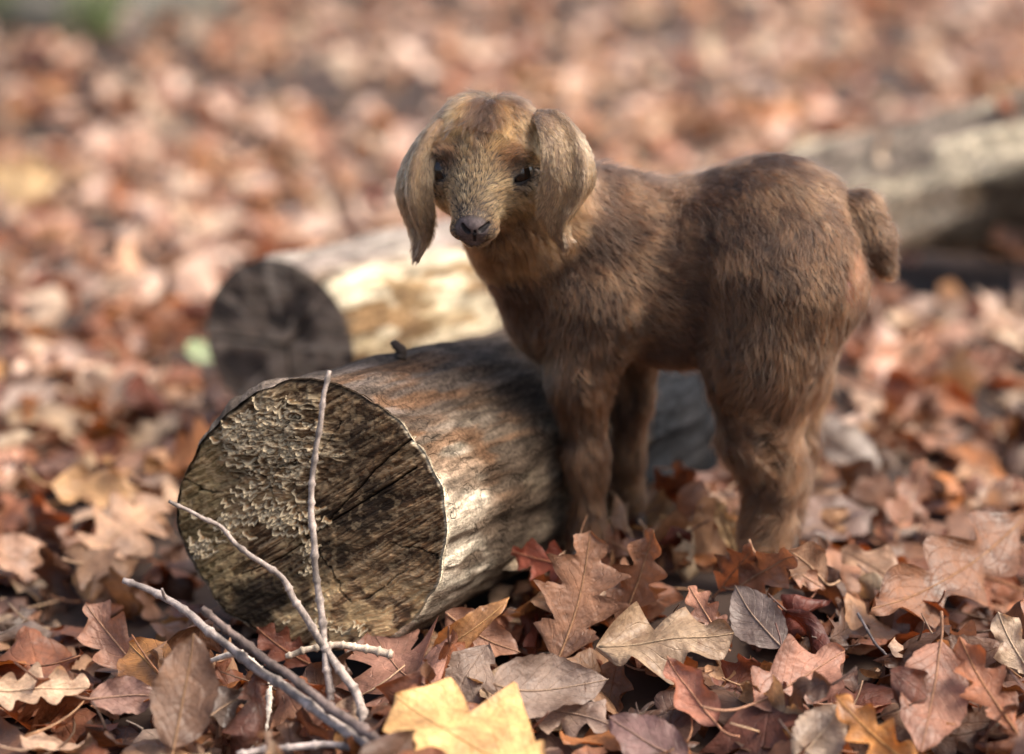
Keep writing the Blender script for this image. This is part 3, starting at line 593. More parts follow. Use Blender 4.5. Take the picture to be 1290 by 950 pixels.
def cap1(a, b, RR, PC, seed):
    p = np.stack([a * 3, b * 3, np.full_like(a, seed)], 1)
    # saw-cut fibre direction
    th = R(36); ua, ub = a * math.cos(th) + b * math.sin(th), -a * math.sin(th) + b * math.cos(th)
    st = fbm(np.stack([ua * 3, ub * 42, a * 0], 1), 61, 4); st2 = fbm(np.stack([ua * 9, ub * 110, a * 0], 1), 62, 3)
    rad_a, rad_b = a, b + .17; ang = np.arctan2(rad_b, rad_a); rr = np.hypot(rad_a, rad_b)
    ray_ = fbm(np.stack([ang * 22, rr * 2.2, a * 0], 1), 63, 3)
    ring = fbm(np.stack([rr * 26 + fbm(p, 64, 3) * 4, ang * .5, a * 0], 1), 65, 2)
    big = fbm(p, 66, 4); med = fbm(p * 3, 67, 4); fin = fbm(p * 12, 68, 4)
    C = np.tile([0.150, 0.088, 0.048], (len(a), 1))
    C = mixc(C, [0.32, 0.22, 0.130], smooth(.50, .60, st) * .85)
    C = mixc(C, [0.055, 0.036, 0.025], smooth(.48, .40, st) * .8)
    C = mixc(C, [0.38, 0.29, 0.19], smooth(.54, .62, st2) * .6); C = mixc(C, [0.05, 0.034, 0.024], smooth(.46, .38, st2) * .6)
    C = mixc(C, [0.050, 0.036, 0.027], smooth(.52, .44, ray_) * smooth(-.3, .2, ua) * .55)
    C = mixc(C, [0.50, 0.37, 0.21], smooth(-.30, -.60, b) * smooth(.36, .50, med) * smooth(-.3, .05, a) * .95)      # ochre foot of the face
    C = mixc(C, [0.42, 0.33, 0.20], smooth(.50, .57, fin) * smooth(.35, -.2, a) * smooth(.40, .52, big) * .8)        # crumbly pale crust on the left
    C = mixc(C, [0.13, 0.11, 0.05], smooth(.5, .7, RR) * smooth(-.3, -.8, a) * .45)                                  # algae on the left rim
    def blob(x, y, rx, ry, rot=0.0):
        c, s = math.cos(rot), math.sin(rot); dx, dy = a - x, b - y; return smooth(1.25, .45, np.hypot((dx * c + dy * s) / rx, (-dx * s + dy * c) / ry) + (med - .5) * 1.1)
    for (x, y, rx, ry, rot, k) in ((-.36, -.66, .36, .22, .45, .93), (.42, .10, .36, .20, .75, .85), (.12, -.30, .25, .16, .3, .7), (.30, .55, .36, .22, .8, .6), (-.05, .25, .12, .3, .3, .6), (-.55, .12, .2, .2, 0, .35)):
        C = mixc(C, [0.022, 0.018, 0.016], blob(x, y, rx, ry, rot) * k)
    C = mixc(C, [0.40, 0.31, 0.20], smooth(.58, .63, fbm(p * 9, 70, 3)) * smooth(.1, .4, b + a * .2 + .6) * .35)
    C = C * (1.0 + .6 * smooth(-.2, -.8, b) * smooth(-.2, .2, a))[:, None] * np.array([.98, .89, .77])
    rot = smooth(.28, .1, np.hypot((a + .28) * .7, (b - .52) * .9) - .12 + (med - .5) * .25); rdg = np.abs(fbm(np.stack([a * 9, b * 26, a * 0], 1), 75, 4) - .5) * 2
    C = mixc(C, [0.10, .058, .03], rot * .7); C = mixc(C, [0.52, .41, .26], rot * smooth(.20, .06, rdg) * .85)
    dep = rot * (.5 - rdg) * .010 + (st - .5) * .0040 + (st2 - .5) * .0022 + (big - .5) * .006 + (fin - .5) * .0016 + (ring - .5) * .001
    R_ = R1
    cracks = [([(0, -.17), (.30, .20), (.52, .47), (.74, .69)], .010), ([(.05, -.10), (.38, .16), (.60, .33), (.76, .46)], .009), ([(0, -.17), (.18, -.38), (.31, -.60)], .010),
              ([(0, -.17), (-.22, .02), (-.30, .22), (-.44, .36), (-.70, .50)], .013), ([(.60, -.12), (.80, -.14), (1.0, -.19)], .006), ([(-.98, .16), (-.82, .10), (-.7, .1)], .006),
              ([(-.34, .20), (-.30, .34), (-.24, .22)], .02), ([(.10, .50), (.22, .74)], .004), ([(-.5, -.5), (-.2, -.33), (0, -.17)], .006), ([(.42, -.55), (.7, -.3)], .004)]
    wob = (fbm(p * 5, 71, 3) - .5) * .06 + (fbm(p * 22, 72, 2) - .5) * .018
    for pts, w in cracks:
        dd = segdist(a + wob, b + wob * .7, pts); k = smooth(w * 1.15, w * .25, dd * (.7 + .9 * fin))
        dep -= k * .007; C = mixc(C, [0.012, 0.009, 0.007], k)
    rim = smooth(.93, 1.0, RR); dep -= smooth(.97, 1.0, RR) * .0035 * (.3 + med)
    C = mixc(C, [0.05, 0.038, 0.028], rim * smooth(.35, .6, b + .1 * a + med * .2) * .7)
    C = mixc(C, [0.50, 0.42, 0.30], smooth(.972, .990, RR) * smooth(.35, .7, a) * smooth(-.75, -.5, b) * smooth(.9, .6, b))
    dep -= rim * 0
    return dep, C
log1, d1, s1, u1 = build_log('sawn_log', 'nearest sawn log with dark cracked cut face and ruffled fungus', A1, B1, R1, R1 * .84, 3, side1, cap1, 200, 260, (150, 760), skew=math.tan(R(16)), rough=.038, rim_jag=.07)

_c = A1 + d1 * .13 + u1 * (R1 * .97) - s1 * .005
_q = np.array([_c, _c + np.array([.001, 0, .006]), _c + np.array([-.004, -.002, .012]), _c + np.array([-.006, -.002, .015])]); _v, _f4, _f3 = tube(catmull(_q, 9), np.array([.006, .0052, .005, .0052, .004, .0042, .003, .0034, .002]), 9)
add('twig_stub', _v, _f4, _f3, mat=M_twig, parent=log1, colors=np.tile([.05, .036, .028], (len(_v), 1)))
# bracket fungus ruffles on the cut face, far too small and many to pick apart
def fungi(parent, A, d, side, up, Rad):
    r_ = np.random.default_rng(5); acc = Acc()
    regions = [(-.32, .60, .32, .20, 130), (-.14, .46, .14, .24, 50), (-.30, .28, .2, .12, 12), (-.12, -.02, .24, .10, 40), (-.62, -.10, .15, .13, 34), (-.78, -.28, .10, .16, 22), (.02, -.30, .05, .2, 12), (-.45, .06, .2, .14, 20), (.15, -.78, .3, .08, 14)]
    for (ca, cb, ra, rb, n_) in regions:
        for _ in range(n_):
            a = ca + r_.normal(0, .5) * ra; b = cb + r_.normal(0, .5) * rb
            if math.hypot(a, b) > .94 * outline(np.array([math.atan2(b, a)]), 3)[0]: continue
            w = r_.uniform(.004, .0105) * (1.15 if cb > .2 else .75); dpt = r_.uniform(.0022, .0045); nu_, nv_ = 11, 5
            q = np.linspace(-1, 1, nu_); v = np.linspace(0, 1, nv_); Q, V_ = np.meshgrid(q, v, indexing='ij'); sc = np.sqrt(np.clip(1 - Q ** 2, .05, 1)) * (1 + .35 * np.sin(Q * r_.uniform(4, 9) + r_.uniform(0, 6)))
            x = Q * w * (0.65 + .35 * V_); out_ = V_ * dpt * sc * 1.1 + .0006; z = -V_ ** 1.3 * dpt * sc * r_.uniform(.6, 1.3) - .35 * w * Q ** 2 * -1 + .0008 * np.sin(Q * r_.uniform(5, 9) + r_.uniform(0, 6)) * V_
            rot = r_.normal(-.12, .35); x2 = x * math.cos(rot) - z * math.sin(rot); z2 = x * math.sin(rot) + z * math.cos(rot)
            V = A + side * (a * Rad + x2.ravel())[:, None] + up * (b * Rad + z2.ravel())[:, None] - d * (out_.ravel() - .001)[:, None] + d * (math.tan(R(16)) * (a * Rad + x2.ravel()))[:, None]
            th = np.array([0, 0, -.0009]); V2 = V + th + d * .0004
            base = np.array([0.22, .110, .040]) * r_.uniform(.5, 1.1); rimc = np.array([.62, .50, .32]) * r_.uniform(.55, 1.05)
            C = base + (rimc - base) * smooth(.35, .95, V_.ravel())[:, None]
            n0 = len(V); F = gridf(nu_, nv_); e = np.arange(nu_ - 1) * nv_ + nv_ - 1
            Fr = np.stack([e, e + nv_, e + nv_ + n0, e + n0], 1)
            acc.add(np.vstack([V, V2]), np.vstack([F, F[:, ::-1] + n0, Fr]), None, np.vstack([C, C * .8]))
    o = acc.out(); f = add('bracket_fungus', o['V'], o['F4'], None, mat=M_fungus, parent=parent, colors=o['colors']); f['kind'] = 'stuff'
fungi(log1, A1, d1, s1, u1, R1)

def side2(s, ph, p3, flake, rel, fine):
    n1 = fbm(p3 * .6 + 3, 41, 4); n2 = fbm(p3 * 2.2 + 5, 43, 4); n3 = fbm(p3 * 5, 45, 3)
    C = np.tile([0.27, 0.18, 0.095], (len(s), 1))
    C = mixc(C, [0.20, 0.12, 0.06], smooth(.48, .60, n1) * .8)
    C = mixc(C, [0.58, 0.47, 0.30], smooth(.55, .62, n2) * .8)
    C = mixc(C, [0.12, 0.08, 0.05], smooth(.53, .60, n3) * .6); C = mixc(C, [0.75, 0.66, 0.48], smooth(.56, .60, fbm(p3 * 4 + 2, 47, 3)) * .6)
    C = mixc(C, [0.30, 0.26, 0.24], smooth(.75, .97, np.sin(ph)) * .75)
    return C
def cap2(a, b, RR, PC, seed):
    p = np.stack([a * 3, b * 3, np.full_like(a, seed)], 1); big = fbm(p, 81, 4); fin = fbm(p * 8, 83, 3)
    C = np.tile([0.17, 0.125, 0.090], (len(a), 1)); C = mixc(C, [0.30, 0.225, 0.155], smooth(.5, .62, big) * .7); C = mixc(C, [0.045, 0.037, 0.032], smooth(.5, .4, big) * .7)
    C = mixc(C, [0.24, .18, .12], smooth(.35, .1, np.hypot(a - .25, b + .45)) * .5)
    dep = (big - .5) * .006 + (fin - .5) * .002 - smooth(.96, 1, RR) * .002
    ang2 = np.arctan2(b + .05, a - .1); C = mixc(C, [.40, .31, .22], smooth(.52, .62, fbm(np.stack([ang2 * 5, np.hypot(a, b) * 1.5, a * 0], 1), 85, 3)) * .8)
    for pts in ([(-.95, -.05), (-.3, -.02), (.1, 0)], [(.1, 0), (.4, .4)], [(.1, 0), (.2, -.7)]):
        k = smooth(.03, .008, segdist(a, b, pts)); dep -= k * .005; C = mixc(C, [.015, .012, .01], k)
    return dep, C
build_log('sawn_log', 'second sawn log lying behind the nearest one with straw coloured bark', A2, B2, R2, R2 * .95, 4, side2, cap2, 180, 200, (60, 240), M_bark_rear, skew=math.tan(R(17)), rough=.022)
def side3(s, ph, p3, flake, rel, fine):
    n1 = fbm(p3 * .6 + 3, 51, 4); n2 = fbm(p3 * 1.2 + 5, 53, 4)
    C = np.tile([0.30, 0.22, 0.13], (len(s), 1)); upm = smooth(.1, .45, np.sin(ph) + (n1 - .5) * .4)
    C = mixc(C, [0.23, 0.185, 0.145], upm)
    C = mixc(C, [0.66, 0.56, 0.40], smooth(.52, .58, n2) * .85); C = mixc(C, [0.04, 0.034, 0.028], smooth(.50, .56, fbm(p3 * 1.1 + 7, 57, 4)) * .85)
    return C
build_log('fallen_trunk', 'long grey fallen trunk lying out of focus behind the goat rump', A3, B3, .072, .15, 6, side3, cap2, 160, 140, (40, 160), rough=.060, rim_jag=.1)

# bark flakes leaning at the foot of the first log
def flake(name, label, p0, p1, w, th, colr, seed):
    r_ = np.random.default_rng(seed); n_ = 26; pts = lerp(p0, p1, np.linspace(0, 1, n_)[:, None]); T = nrm(p1 - p0); sd = nrm(np.cross(T, [0.1, -.6, .8])); nn = np.cross(sd, T)
    q = np.linspace(0, 2 * np.pi, 14, endpoint=False); Vs = []
    for i_ in range(n_):
        k = math.sin(math.pi * (i_ + .6) / (n_ + .3)) ** .5; ww = w * k * (1 + .35 * (vnoise(np.array([[i_ * .5, seed, 0]]), 3)[0] - .5)); off = .003 * (vnoise(np.array([[i_ * .7, seed, 5]]), 4)[0] - .5)
        Vs.append(pts[i_] + nn * off + sd * (np.cos(q) * ww)[:, None] + nn * (np.sin(q) * th * k + .25 * w * np.cos(q) ** 2)[:, None])
    V = np.vstack(Vs); n2 = fbm(V * 120, seed, 3); C = mixc(np.tile(colr, (len(V), 1)), np.array(colr) * 2.0, smooth(.5, .6, n2)); V += (n2 - .5)[:, None] * nn * .004
    F = gridf(n_, 14, True); k0 = len(V); V = np.vstack([V, pts[0], pts[-1]]); j = np.arange(14)
    F3 = np.vstack([np.stack([np.full(14, k0), (j + 1) % 14, j], 1), np.stack([np.full(14, k0 + 1), (n_ - 1) * 14 + j, (n_ - 1) * 14 + (j + 1) % 14], 1)])
    o = add(name, V, F, F3, mat=M_bark, origin=p0, colors=np.vstack([C, C[:1], C[-1:]])); tag(o, label, 'bark')
flake('bark_flake', 'grey strip of loose bark leaning on the right foot of the near log', W(560, 772, .006), P(588, 700, 1.93), .010, .003, (.26, .22, .17), 1)
flake('bark_flake', 'flat splinter of bark pointing right from the log to the standing leaf', W(598, 712, .035), W(688, 708, .03), .008, .003, (.30, .23, .16), 2)

# ------------------------------------------------------------ twigs
def twig(name, label, pts, r0, r1, colr, seed, forks=(), m=9):
    """pts: (px, py, Y) of the place"""
    r_ = np.random.default_rng(seed); Q = np.array([P(*p) for p in pts]); n_ = 14 * len(pts); path = catmull(Q, n_)
    path = path + (vecnoise(path * 35, seed)) * .0019 + vecnoise(path * 90, seed + 4) * .0007
    rad = np.linspace(r0, r1, n_) * .85
    for k in range(3, n_ - 2, r_.integers(7, 11)): rad[k] *= 1.42; rad[k - 1] *= 1.15
    rad = rad * (1 + .16 * (vnoise(path * 160, seed + 2) - .5))
    V, F, F3 = tube(path, rad, m); C = np.tile(colr, (len(V), 1)); C = mixc(C, np.array(colr) * .45, smooth(.48, .56, fbm(V * 70, seed, 3)) * .85); C = mixc(C, np.array(colr) * 1.5, smooth(.52, .6, fbm(V * 110 + 3, seed, 3)) * .6)
    o = add(name, V, F, F3, mat=M_twig, origin=Q[0], colors=C); tag(o, label, 'twig')
    for (fp, f0, f1) in forks:
        FQ = catmull(np.array([P(*p) for p in fp]), 20); V, F, F3 = tube(FQ, np.linspace(f0, f1, 20), 7)
        add('side_shoot', V, F, F3, mat=M_twig, parent=o, colors=np.tile(colr, (len(V), 1)))
    return o
GT = (.30, .245, .21); DT = (.15, .110, .095)
twig('twig', 'upright grey twig standing in front of the cut log face', [(416, 468, 1.83), (402, 530, 1.82), (394, 600, 1.81), (392, 650, 1.80), (398, 720, 1.79), (405, 770, 1.78), (411, 830, 1.765), (416, 885, 1.75)], .0022, .0038, GT, 1)
twig('twig', 'bent grey twig slanting across the left of the cut log face', [(214, 631, 1.80), (272, 660, 1.795), (300, 690, 1.79), (355, 726, 1.785), (375, 760, 1.78), (404, 808, 1.77), (430, 845, 1.755), (452, 885, 1.73), (460, 955, 1.68)], .0016, .0048, GT, 2)
twig('stick', 'long thick brown grey stick running from beside the log to the bottom edge', [(154, 729, 1.80), (210, 755, 1.79), (262, 795, 1.77), (330, 845, 1.74), (400, 895, 1.70), (470, 945, 1.66), (520, 985, 1.62)], .0030, .0055, (.30, .25, .225), 3,
     forks=[([(210, 755, 1.79), (206, 748, 1.785), (204, 742, 1.78)], .002, .001)])
twig('stick', 'dark stick lying just above the long thick stick', [(254, 766, 1.765), (300, 805, 1.75), (360, 850, 1.72), (430, 900, 1.68), (520, 960, 1.62)], .0034, .0048, DT, 4)
twig('twig', 'short pale peeled twig poking down beneath the dark stick', [(300, 822, 1.76), (322, 840, 1.755), (334, 858, 1.75), (336, 885, 1.735), (329, 922, 1.72)], .0034, .0030, (.58, .50, .42), 5,
     forks=[([(302, 823, 1.76), (285, 826, 1.765), (262, 834, 1.77)], .0032, .0018)])
twig('twig', 'pale knobbly twig lying level under the log foot', [(360, 828, 1.80), (395, 818, 1.80), (430, 814, 1.80), (465, 818, 1.80), (496, 826, 1.795)], .0028, .0040, (.46, .37, .28), 6)
twig('stick', 'smooth stick lying level along the bottom edge', [(300, 952, 1.665), (350, 944, 1.67), (410, 940, 1.672), (475, 944, 1.67)], .0036, .0030, (.36, .30, .27), 7)
twig('leaf_stalk', 'thin curved straw stalk standing by the front hoof', [(790, 632, 2.05), (790, 660, 2.04), (802, 688, 2.03), (815, 720, 2.01)], .0009, .0012, (.52, .33, .20), 8)
twig('leaf_stalk', 'short hooked straw stalk next to the thin curved one', [(806, 655, 2.03), (818, 672, 2.02), (812, 700, 2.01), (800, 722, 2.0)], .0009, .0012, (.52, .33, .20), 9)
twig('twig', 'thin dark twig slanting up out of the leaves at the lower right', [(1078, 772, 1.86), (1100, 805, 1.84), (1120, 830, 1.83)], .0014, .0012, (.12, .10, .10), 10)
r_ = np.random.default_rng(77)

# ------------------------------------------------------------ boulder far left
def ico(n):
    ph = np.linspace(0, np.pi, n); th = np.linspace(0, 2 * np.pi, 2 * n, endpoint=False); A, B = np.meshgrid(ph, th, indexing='ij')
    return np.stack([np.sin(A) * np.cos(B), np.sin(A) * np.sin(B), np.cos(A)], -1).reshape(-1, 3), gridf(n, 2 * n, True)
D, F = ico(60); c0 = P(-40, 52, 5.6); c0[2] = 0.02
Vb = c0 + D * np.array([.62, .38, .34]) * (1 + .35 * (fbm(D * 2.2, 90, 4) - .5))[:, None]
Cb = mixc(np.tile([.115, .108, .092], (len(Vb), 1)), [.085, .105, .035], smooth(.5, .6, fbm(D * 5, 91, 3)) * .6)
boul = add('boulder', Vb, F, mat=M_rock, origin=c0, colors=Cb); tag(boul, 'dark grey boulder far back in the top left corner', 'boulder')
acc = Acc(); g0 = P(122, 52, 5.15); g0[2] = 0
for _ in range(130):
    b = g0 + np.array([r_.normal(0, .035), r_.normal(0, .03), 0]); a = r_.uniform(0, 6.28); h = r_.uniform(.05, .12); s_ = np.linspace(0, 1, 5); ln = r_.uniform(.2, .9)
    c = b + np.stack([np.cos(a) * ln * h * s_ ** 2, np.sin(a) * ln * h * s_ ** 2, h * s_], 1); w = .0035 * (1 - s_ * .9); sd = np.array([-math.sin(a), math.cos(a), 0])
    V = np.stack([c - sd * w[:, None], c + sd * w[:, None]], 1).reshape(-1, 3); acc.add(V, gridf(5, 2), None, np.array([[.12, .155, .06]]) * r_.uniform(.7, 1.2))
o = acc.out(); tg = add('grass_tuft', o['V'], o['F4'], None, mat=M_fungus, origin=g0, colors=o['colors']); tag(tg, 'small green tuft of moss and grass beside the far boulder', 'grass', kind='stuff')
hero('curled_leaf', 'pale upright leaf far back beside the green tuft', (160, 50), (162, 8), .01, .10, 'elliptic', .75, (.62, .60, .55), face=.9, stem=0, nu=20, nv=7, seed=60, Yb=5.0, Yt=5.0)

#GOAT
# ------------------------------------------------------------ the kid
def sd_cone(p, a, b, ra, rb, sy=1.0):
    q = p.copy(); a = np.array(a, float); b = np.array(b, float)
    if sy != 1.0:
        c = (a[1] + b[1]) / 2; q[:, 1] = c + (q[:, 1] - c) * sy; a[1] = c + (a[1] - c) * sy; b[1] = c + (b[1] - c) * sy
    v = b - a; t_ = np.clip((q - a) @ v / (v @ v), 0, 1)
    return (np.linalg.norm(q - a - t_[:, None] * v, axis=1) - (ra + (rb - ra) * t_)) / (sy if sy > 1 else 1)
def sd_ell(p, c, rad, M=None):
    q = p - np.asarray(c)
    if M is not None: q = q @ M.T              # rows of M: the ellipsoid's own axes
    rad = np.asarray(rad); k0 = np.linalg.norm(q / rad, axis=1); k1 = np.linalg.norm(q / rad ** 2, axis=1) + 1e-9
    return k0 * (k0 - 1) / k1
def smin(a, b, k):
    h = np.clip(.5 + .5 * (b - a) / k, 0, 1); return b + (a - b) * h - k * h * (1 - h)
S_ = .688e-3                                   # metres per photograph pixel at the kid
E0 = P(607, 212, 1.965); yaw, pit = R(9), R(8)
hf = np.array([-math.sin(yaw) * math.cos(pit), -math.cos(yaw) * math.cos(pit), -math.sin(pit)]); hn = nrm(np.array([0, 0, 1]) - hf * hf[2]); hs = np.cross(hn, hf)
HM = np.stack([hf, hs, hn])
def hp(f, s, n): return E0 + hf * f + hs * s + hn * n
PR = []     # (kind, params, blend, flow, fur length, region)
def cone(a, b, ra, rb, k, flow, ln, reg, sy=1.0): PR.append((lambda p: sd_cone(p, a, b, ra, rb, sy), k, nrm(flow), ln, reg))
def ell(c, rad, k, flow, ln, reg, M=None): PR.append((lambda p: sd_ell(p, c, rad, M), k, nrm(flow), ln, reg))
YB = 2.055
# trunk
cone(P(742, 325, YB), P(850, 345, YB), .073, .082, .02, (1, 0, -.25), .017, 0, 1.32)
cone(P(850, 345, YB), P(965, 318, YB - .01), .082, .083, .02, (1, 0, -.25), .016, 0, 1.30)
ell(P(975, 320, YB - .012), (.082, .064, .086), .02, (.55, 0, -.8), .016, 0)
ell(P(1020, 335, YB - .012), (.036, .053, .060), .02, (.35, 0, -1), .015, 0)
ell(P(700, 372, YB - .01), (.050, .052, .062), .03, (.25, 0, -1), .018, 1)
# neck, bending towards the camera
cone(P(742, 300, YB), P(668, 262, 2.02), .066, .050, .03, (.5, .2, -.8), .018, 1)
cone(P(668, 270, 2.02), P(640, 222, 1.985), .047, .040, .03, (.5, .2, -.8), .014, 1)
cone(P(662, 330, 2.02), P(625, 290, 1.985), .036, .026, .03, (.3, .2, -.9), .014, 1)
# near fore leg
cone(P(752, 390, 2.015), P(732, 478, 2.008), .045, .030, .025, (0, 0, -1), .019, 2)
cone(P(732, 470, 2.008), P(738, 555, 2.008), .0285, .0190, .012, (.05, 0, -1), .019, 2)
cone(P(737, 572, 2.004), P(739, 590, 2.006), .0205, .0200, .014, (0, 0, -1), .016, 2)
cone(P(742, 600, 2.008), P(737, 694, 2.002), .0165, .0195, .010, (0, 0, -1), .017, 2)
# far fore leg
cone(P(790, 420, 2.10), P(796, 500, 2.095), .034, .021, .02, (0, 0, -1), .016, 2)
cone(P(796, 500, 2.095), P(790, 570, 2.095), .0195, .0165, .012, (0, 0, -1), .016, 2)
cone(P(790, 570, 2.095), P(793, 650, 2.095), .0160, .0160, .01, (0, 0, -1), .015, 2)
# near hind leg
cone(P(990, 365, 2.01), P(966, 450, 2.000), .066, .052, .03, (.12, 0, -1), .019, 3)
cone(P(966, 450, 2.000), P(955, 545, 1.990), .053, .035, .02, (.15, 0, -1), .021, 3)
cone(P(955, 545, 1.990), P(980, 596, 1.990), .034, .0285, .012, (.2, 0, -1), .021, 3)
cone(P(972, 600, 1.990), P(962, 712, 1.975), .0255, .0225, .010, (-.08, 0, -1), .020, 3)
# far hind leg
cone(P(1005, 380, 2.085), P(1004, 470, 2.075), .050, .032, .02, (.1, 0, -1), .019, 3)
cone(P(1004, 470, 2.075), P(996, 560, 2.070), .027, .024, .012, (0, 0, -1), .018, 3)
cone(P(996, 560, 2.070), P(982, 672, 2.065), .024, .018, .012, (0, 0, -1), .018, 3)
# tail
TB = P(1062, 262, YB - .015)
cone(P(1045, 278, YB - .012), P(1082, 270, YB - .02), .020, .0230, .008, (1, 0, .1), .014, 5)
cone(P(1082, 270, YB - .02), P(1100, 302, YB - .03), .0235, .0225, .006, (.45, 0, -1), .016, 5)
cone(P(1100, 302, YB - .03), P(1117, 338, YB - .035), .0220, .0120, .006, (.35, 0, -1), .012, 5)
NB = len(PR)
# head
ell(hp(-.034, 0, .013), (.043, .0530, .0385), .02, hf * .75 + hn * .0, .011, 4, HM)
ell(hp(-.040, 0, -.012), (.034, .036, .036), .02, -hn, .012, 4, HM)
cone(hp(-.010, 0, .002), hp(.044, 0, -.0305), .0370, .0190, .018, -hf + .35 * hn, .006, 4)
cone(hp(-.02, 0, -.028), hp(.036, 0, -.0430), .029, .0140, .014, -hf - .3 * hn, .009, 4)
for sg in (-1, 1):
    ell(hp(-.002, sg * .0325, .0155), (.018, .015, .0095), .012, -hf * .3 + hn + sg * hs * .5, .006, 4, HM)       # brow
    ell(hp(-.010, sg * .030, -.018), (.028, .0190, .022), .016, -hf - hn * .4, .008, 4, HM)                  # cheek
    ell(hp(.045, sg * .0110, -.0375), (.014, .0115, .0100), .008, -hf + sg * hs, .004, 4, HM)                # lip pads
ell(hp(.053, 0, -.0305), (.0105, .0130, .0088), .006, -hf, .003, 4, HM)                                     # nose pad
ell(hp(.041, 0, -.0490), (.012, .0110, .0080), .006, -hf - hn, .006, 4, HM)                                # chin
EYES = []
for sg in (-1, 1):
    ec = hp(.0045, sg * .0315, -.001); e = nrm(hf * .82 + hs * sg * .56 + hn * .04); up_ = nrm(hn - e * (hn @ e)); tn = np.cross(up_, e)
    tn2 = nrm(tn + up_ * .34 * sg); up_ = np.cross(e, tn2); EYES.append((ec, e, tn2, up_, sg))
    PR.append(((lambda ec: (lambda p: np.linalg.norm(p - ec, axis=1) - .0132))(ec), .006, nrm(-hf + hn * .3), .003, 4))
def carve_eye(p, extra=0.0):
    d = np.full(len(p), 9.0)
    for (ec, e, tn, up_, sg) in EYES: d = np.minimum(d, sd_ell(p, ec + e * .0125, (.008 + extra, .0112 + extra, .0036 + extra), np.stack([e, tn, up_])))
    return d
def sdf(p, want=False):
    d = None; ds = []
    for (f, k, fl, ln, reg) in PR:
        x = f(p); ds.append(x) if want else None
        d = x if d is None else smin(d, x, k)
    d = d + .0030 * smooth(.02, .06, np.linalg.norm(p - hp(.01, 0, -.01), axis=1)) * 1.0 + .0012    # room for the coat
    d = d + (fbm(p * 28, 201, 2) - .5) * .004 * smooth(.05, .09, np.linalg.norm(p - E0, axis=1)) if len(p) < 600000 else d
    near = np.linalg.norm(p - E0, axis=1) < .12
    if near.any():
        q = p[near]; dn = d[near]; dn = np.maximum(dn, -carve_eye(q))
        for (a0, a1, r0_, r1_, kk) in GROOVES: dn = -smin(-dn, sd_cone(q, a0, a1, r0_, r1_), kk)      # nostrils, cleft and mouth
        d[near] = dn
    return (d, ds) if want else d
def on_face(px, py, inn=0.0):            # where the line of sight through (px, py) meets the muzzle
    d = nrm(ray(px, py)); p = P(px, py, 1.80)
    for _ in range(40): p = p + d * float(sdf(p[None])[0]) * .9
    return p + d * inn
GROOVES = []
_G = [((583, 284), (589, 291.5), .0016, .0026, .0015), ((615, 282), (606, 290), .0016, .0026, .0015), ((598, 291), (598, 303), .0009, .0010, .001)]
_mouth = [(575, 302), (586, 308), (598, 311), (611, 309), (622, 303), (632, 296)]
_G += [(a, b, .0011, .0011, .0012) for a, b in zip(_mouth[:-1], _mouth[1:])]
GROOVES = [(on_face(*a, .0006), on_face(*b, .0006), r0_, r1_, k_) for (a, b, r0_, r1_, k_) in _G]
def grad(p, e=6e-4):
    g = np.empty_like(p)
    for a in range(3):
        o_ = np.zeros(3); o_[a] = e; g[:, a] = sdf(p + o_) - sdf(p - o_)
    return g / (2 * e)
def nets(lo, hi, hh, project=2):
    """surface of the implicit body inside a box, as quads"""
    nx, ny, nz = [int((hi[k] - lo[k]) / hh) for k in range(3)]
    P3 = np.stack(np.meshgrid(lo[0] + hh * np.arange(nx), lo[1] + hh * np.arange(ny), lo[2] + hh * np.arange(nz), indexing='ij'), -1).reshape(-1, 3)
    F_ = np.concatenate([sdf(c_) for c_ in np.array_split(P3, 8)]).reshape(nx, ny, nz); ins = F_ < 0
    cs = np.zeros((nx - 1, ny - 1, nz - 1), int)
    for a in (0, 1):
        for b in (0, 1):
            for c in (0, 1): cs += ins[a:nx - 1 + a, b:ny - 1 + b, c:nz - 1 + c]
    act = (cs > 0) & (cs < 8); idx = -np.ones(act.shape, int); idx[act] = np.arange(act.sum())
    ci = np.argwhere(act); acc_ = np.zeros((len(ci), 3)); cn = np.zeros(len(ci))
    for ax in range(3):
        o1, o2 = [k for k in range(3) if k != ax]
        for b in (0, 1):
            for c in (0, 1):
                s0 = ci.copy(); s0[:, o1] += b; s0[:, o2] += c; s1_ = s0.copy(); s1_[:, ax] += 1
                f0 = F_[tuple(s0.T)]; f1 = F_[tuple(s1_.T)]; m_ = (f0 < 0) != (f1 < 0); t_ = np.where(m_, f0 / np.where(m_, f0 - f1, 1), 0)
                acc_ += (s0 + (s1_ - s0) * t_[:, None]) * m_[:, None] if False else 0
                pt = s0.astype(float); pt[:, ax] += t_; acc_ += pt * m_[:, None]; cn += m_
    V = lo + hh * acc_ / cn[:, None]; Q = []
    for ax in range(3):
        o1, o2 = [(1, 2), (2, 0), (0, 1)][ax]
        sl0 = [slice(None)] * 3; sl1 = [slice(None)] * 3; sl0[ax] = slice(0, -1); sl1[ax] = slice(1, None)
        a0 = ins[tuple(sl0)]; a1 = ins[tuple(sl1)]
        for flip, mk in ((False, a0 & ~a1), (True, ~a0 & a1)):
            e_ = np.argwhere(mk); e_ = e_[(e_[:, o1] > 0) & (e_[:, o2] > 0) & (e_[:, o1] < [nx, ny, nz][o1] - 1) & (e_[:, o2] < [nx, ny, nz][o2] - 1)]
            qs = []
            for (b, c) in ((-1, -1), (0, -1), (0, 0), (-1, 0)):
                k = e_.copy(); k[:, o1] += b; k[:, o2] += c; qs.append(idx[tuple(k.T)])
            q_ = np.stack(qs, 1); Q.append(q_[:, ::-1] if flip else q_)
    return V, np.vstack(Q)
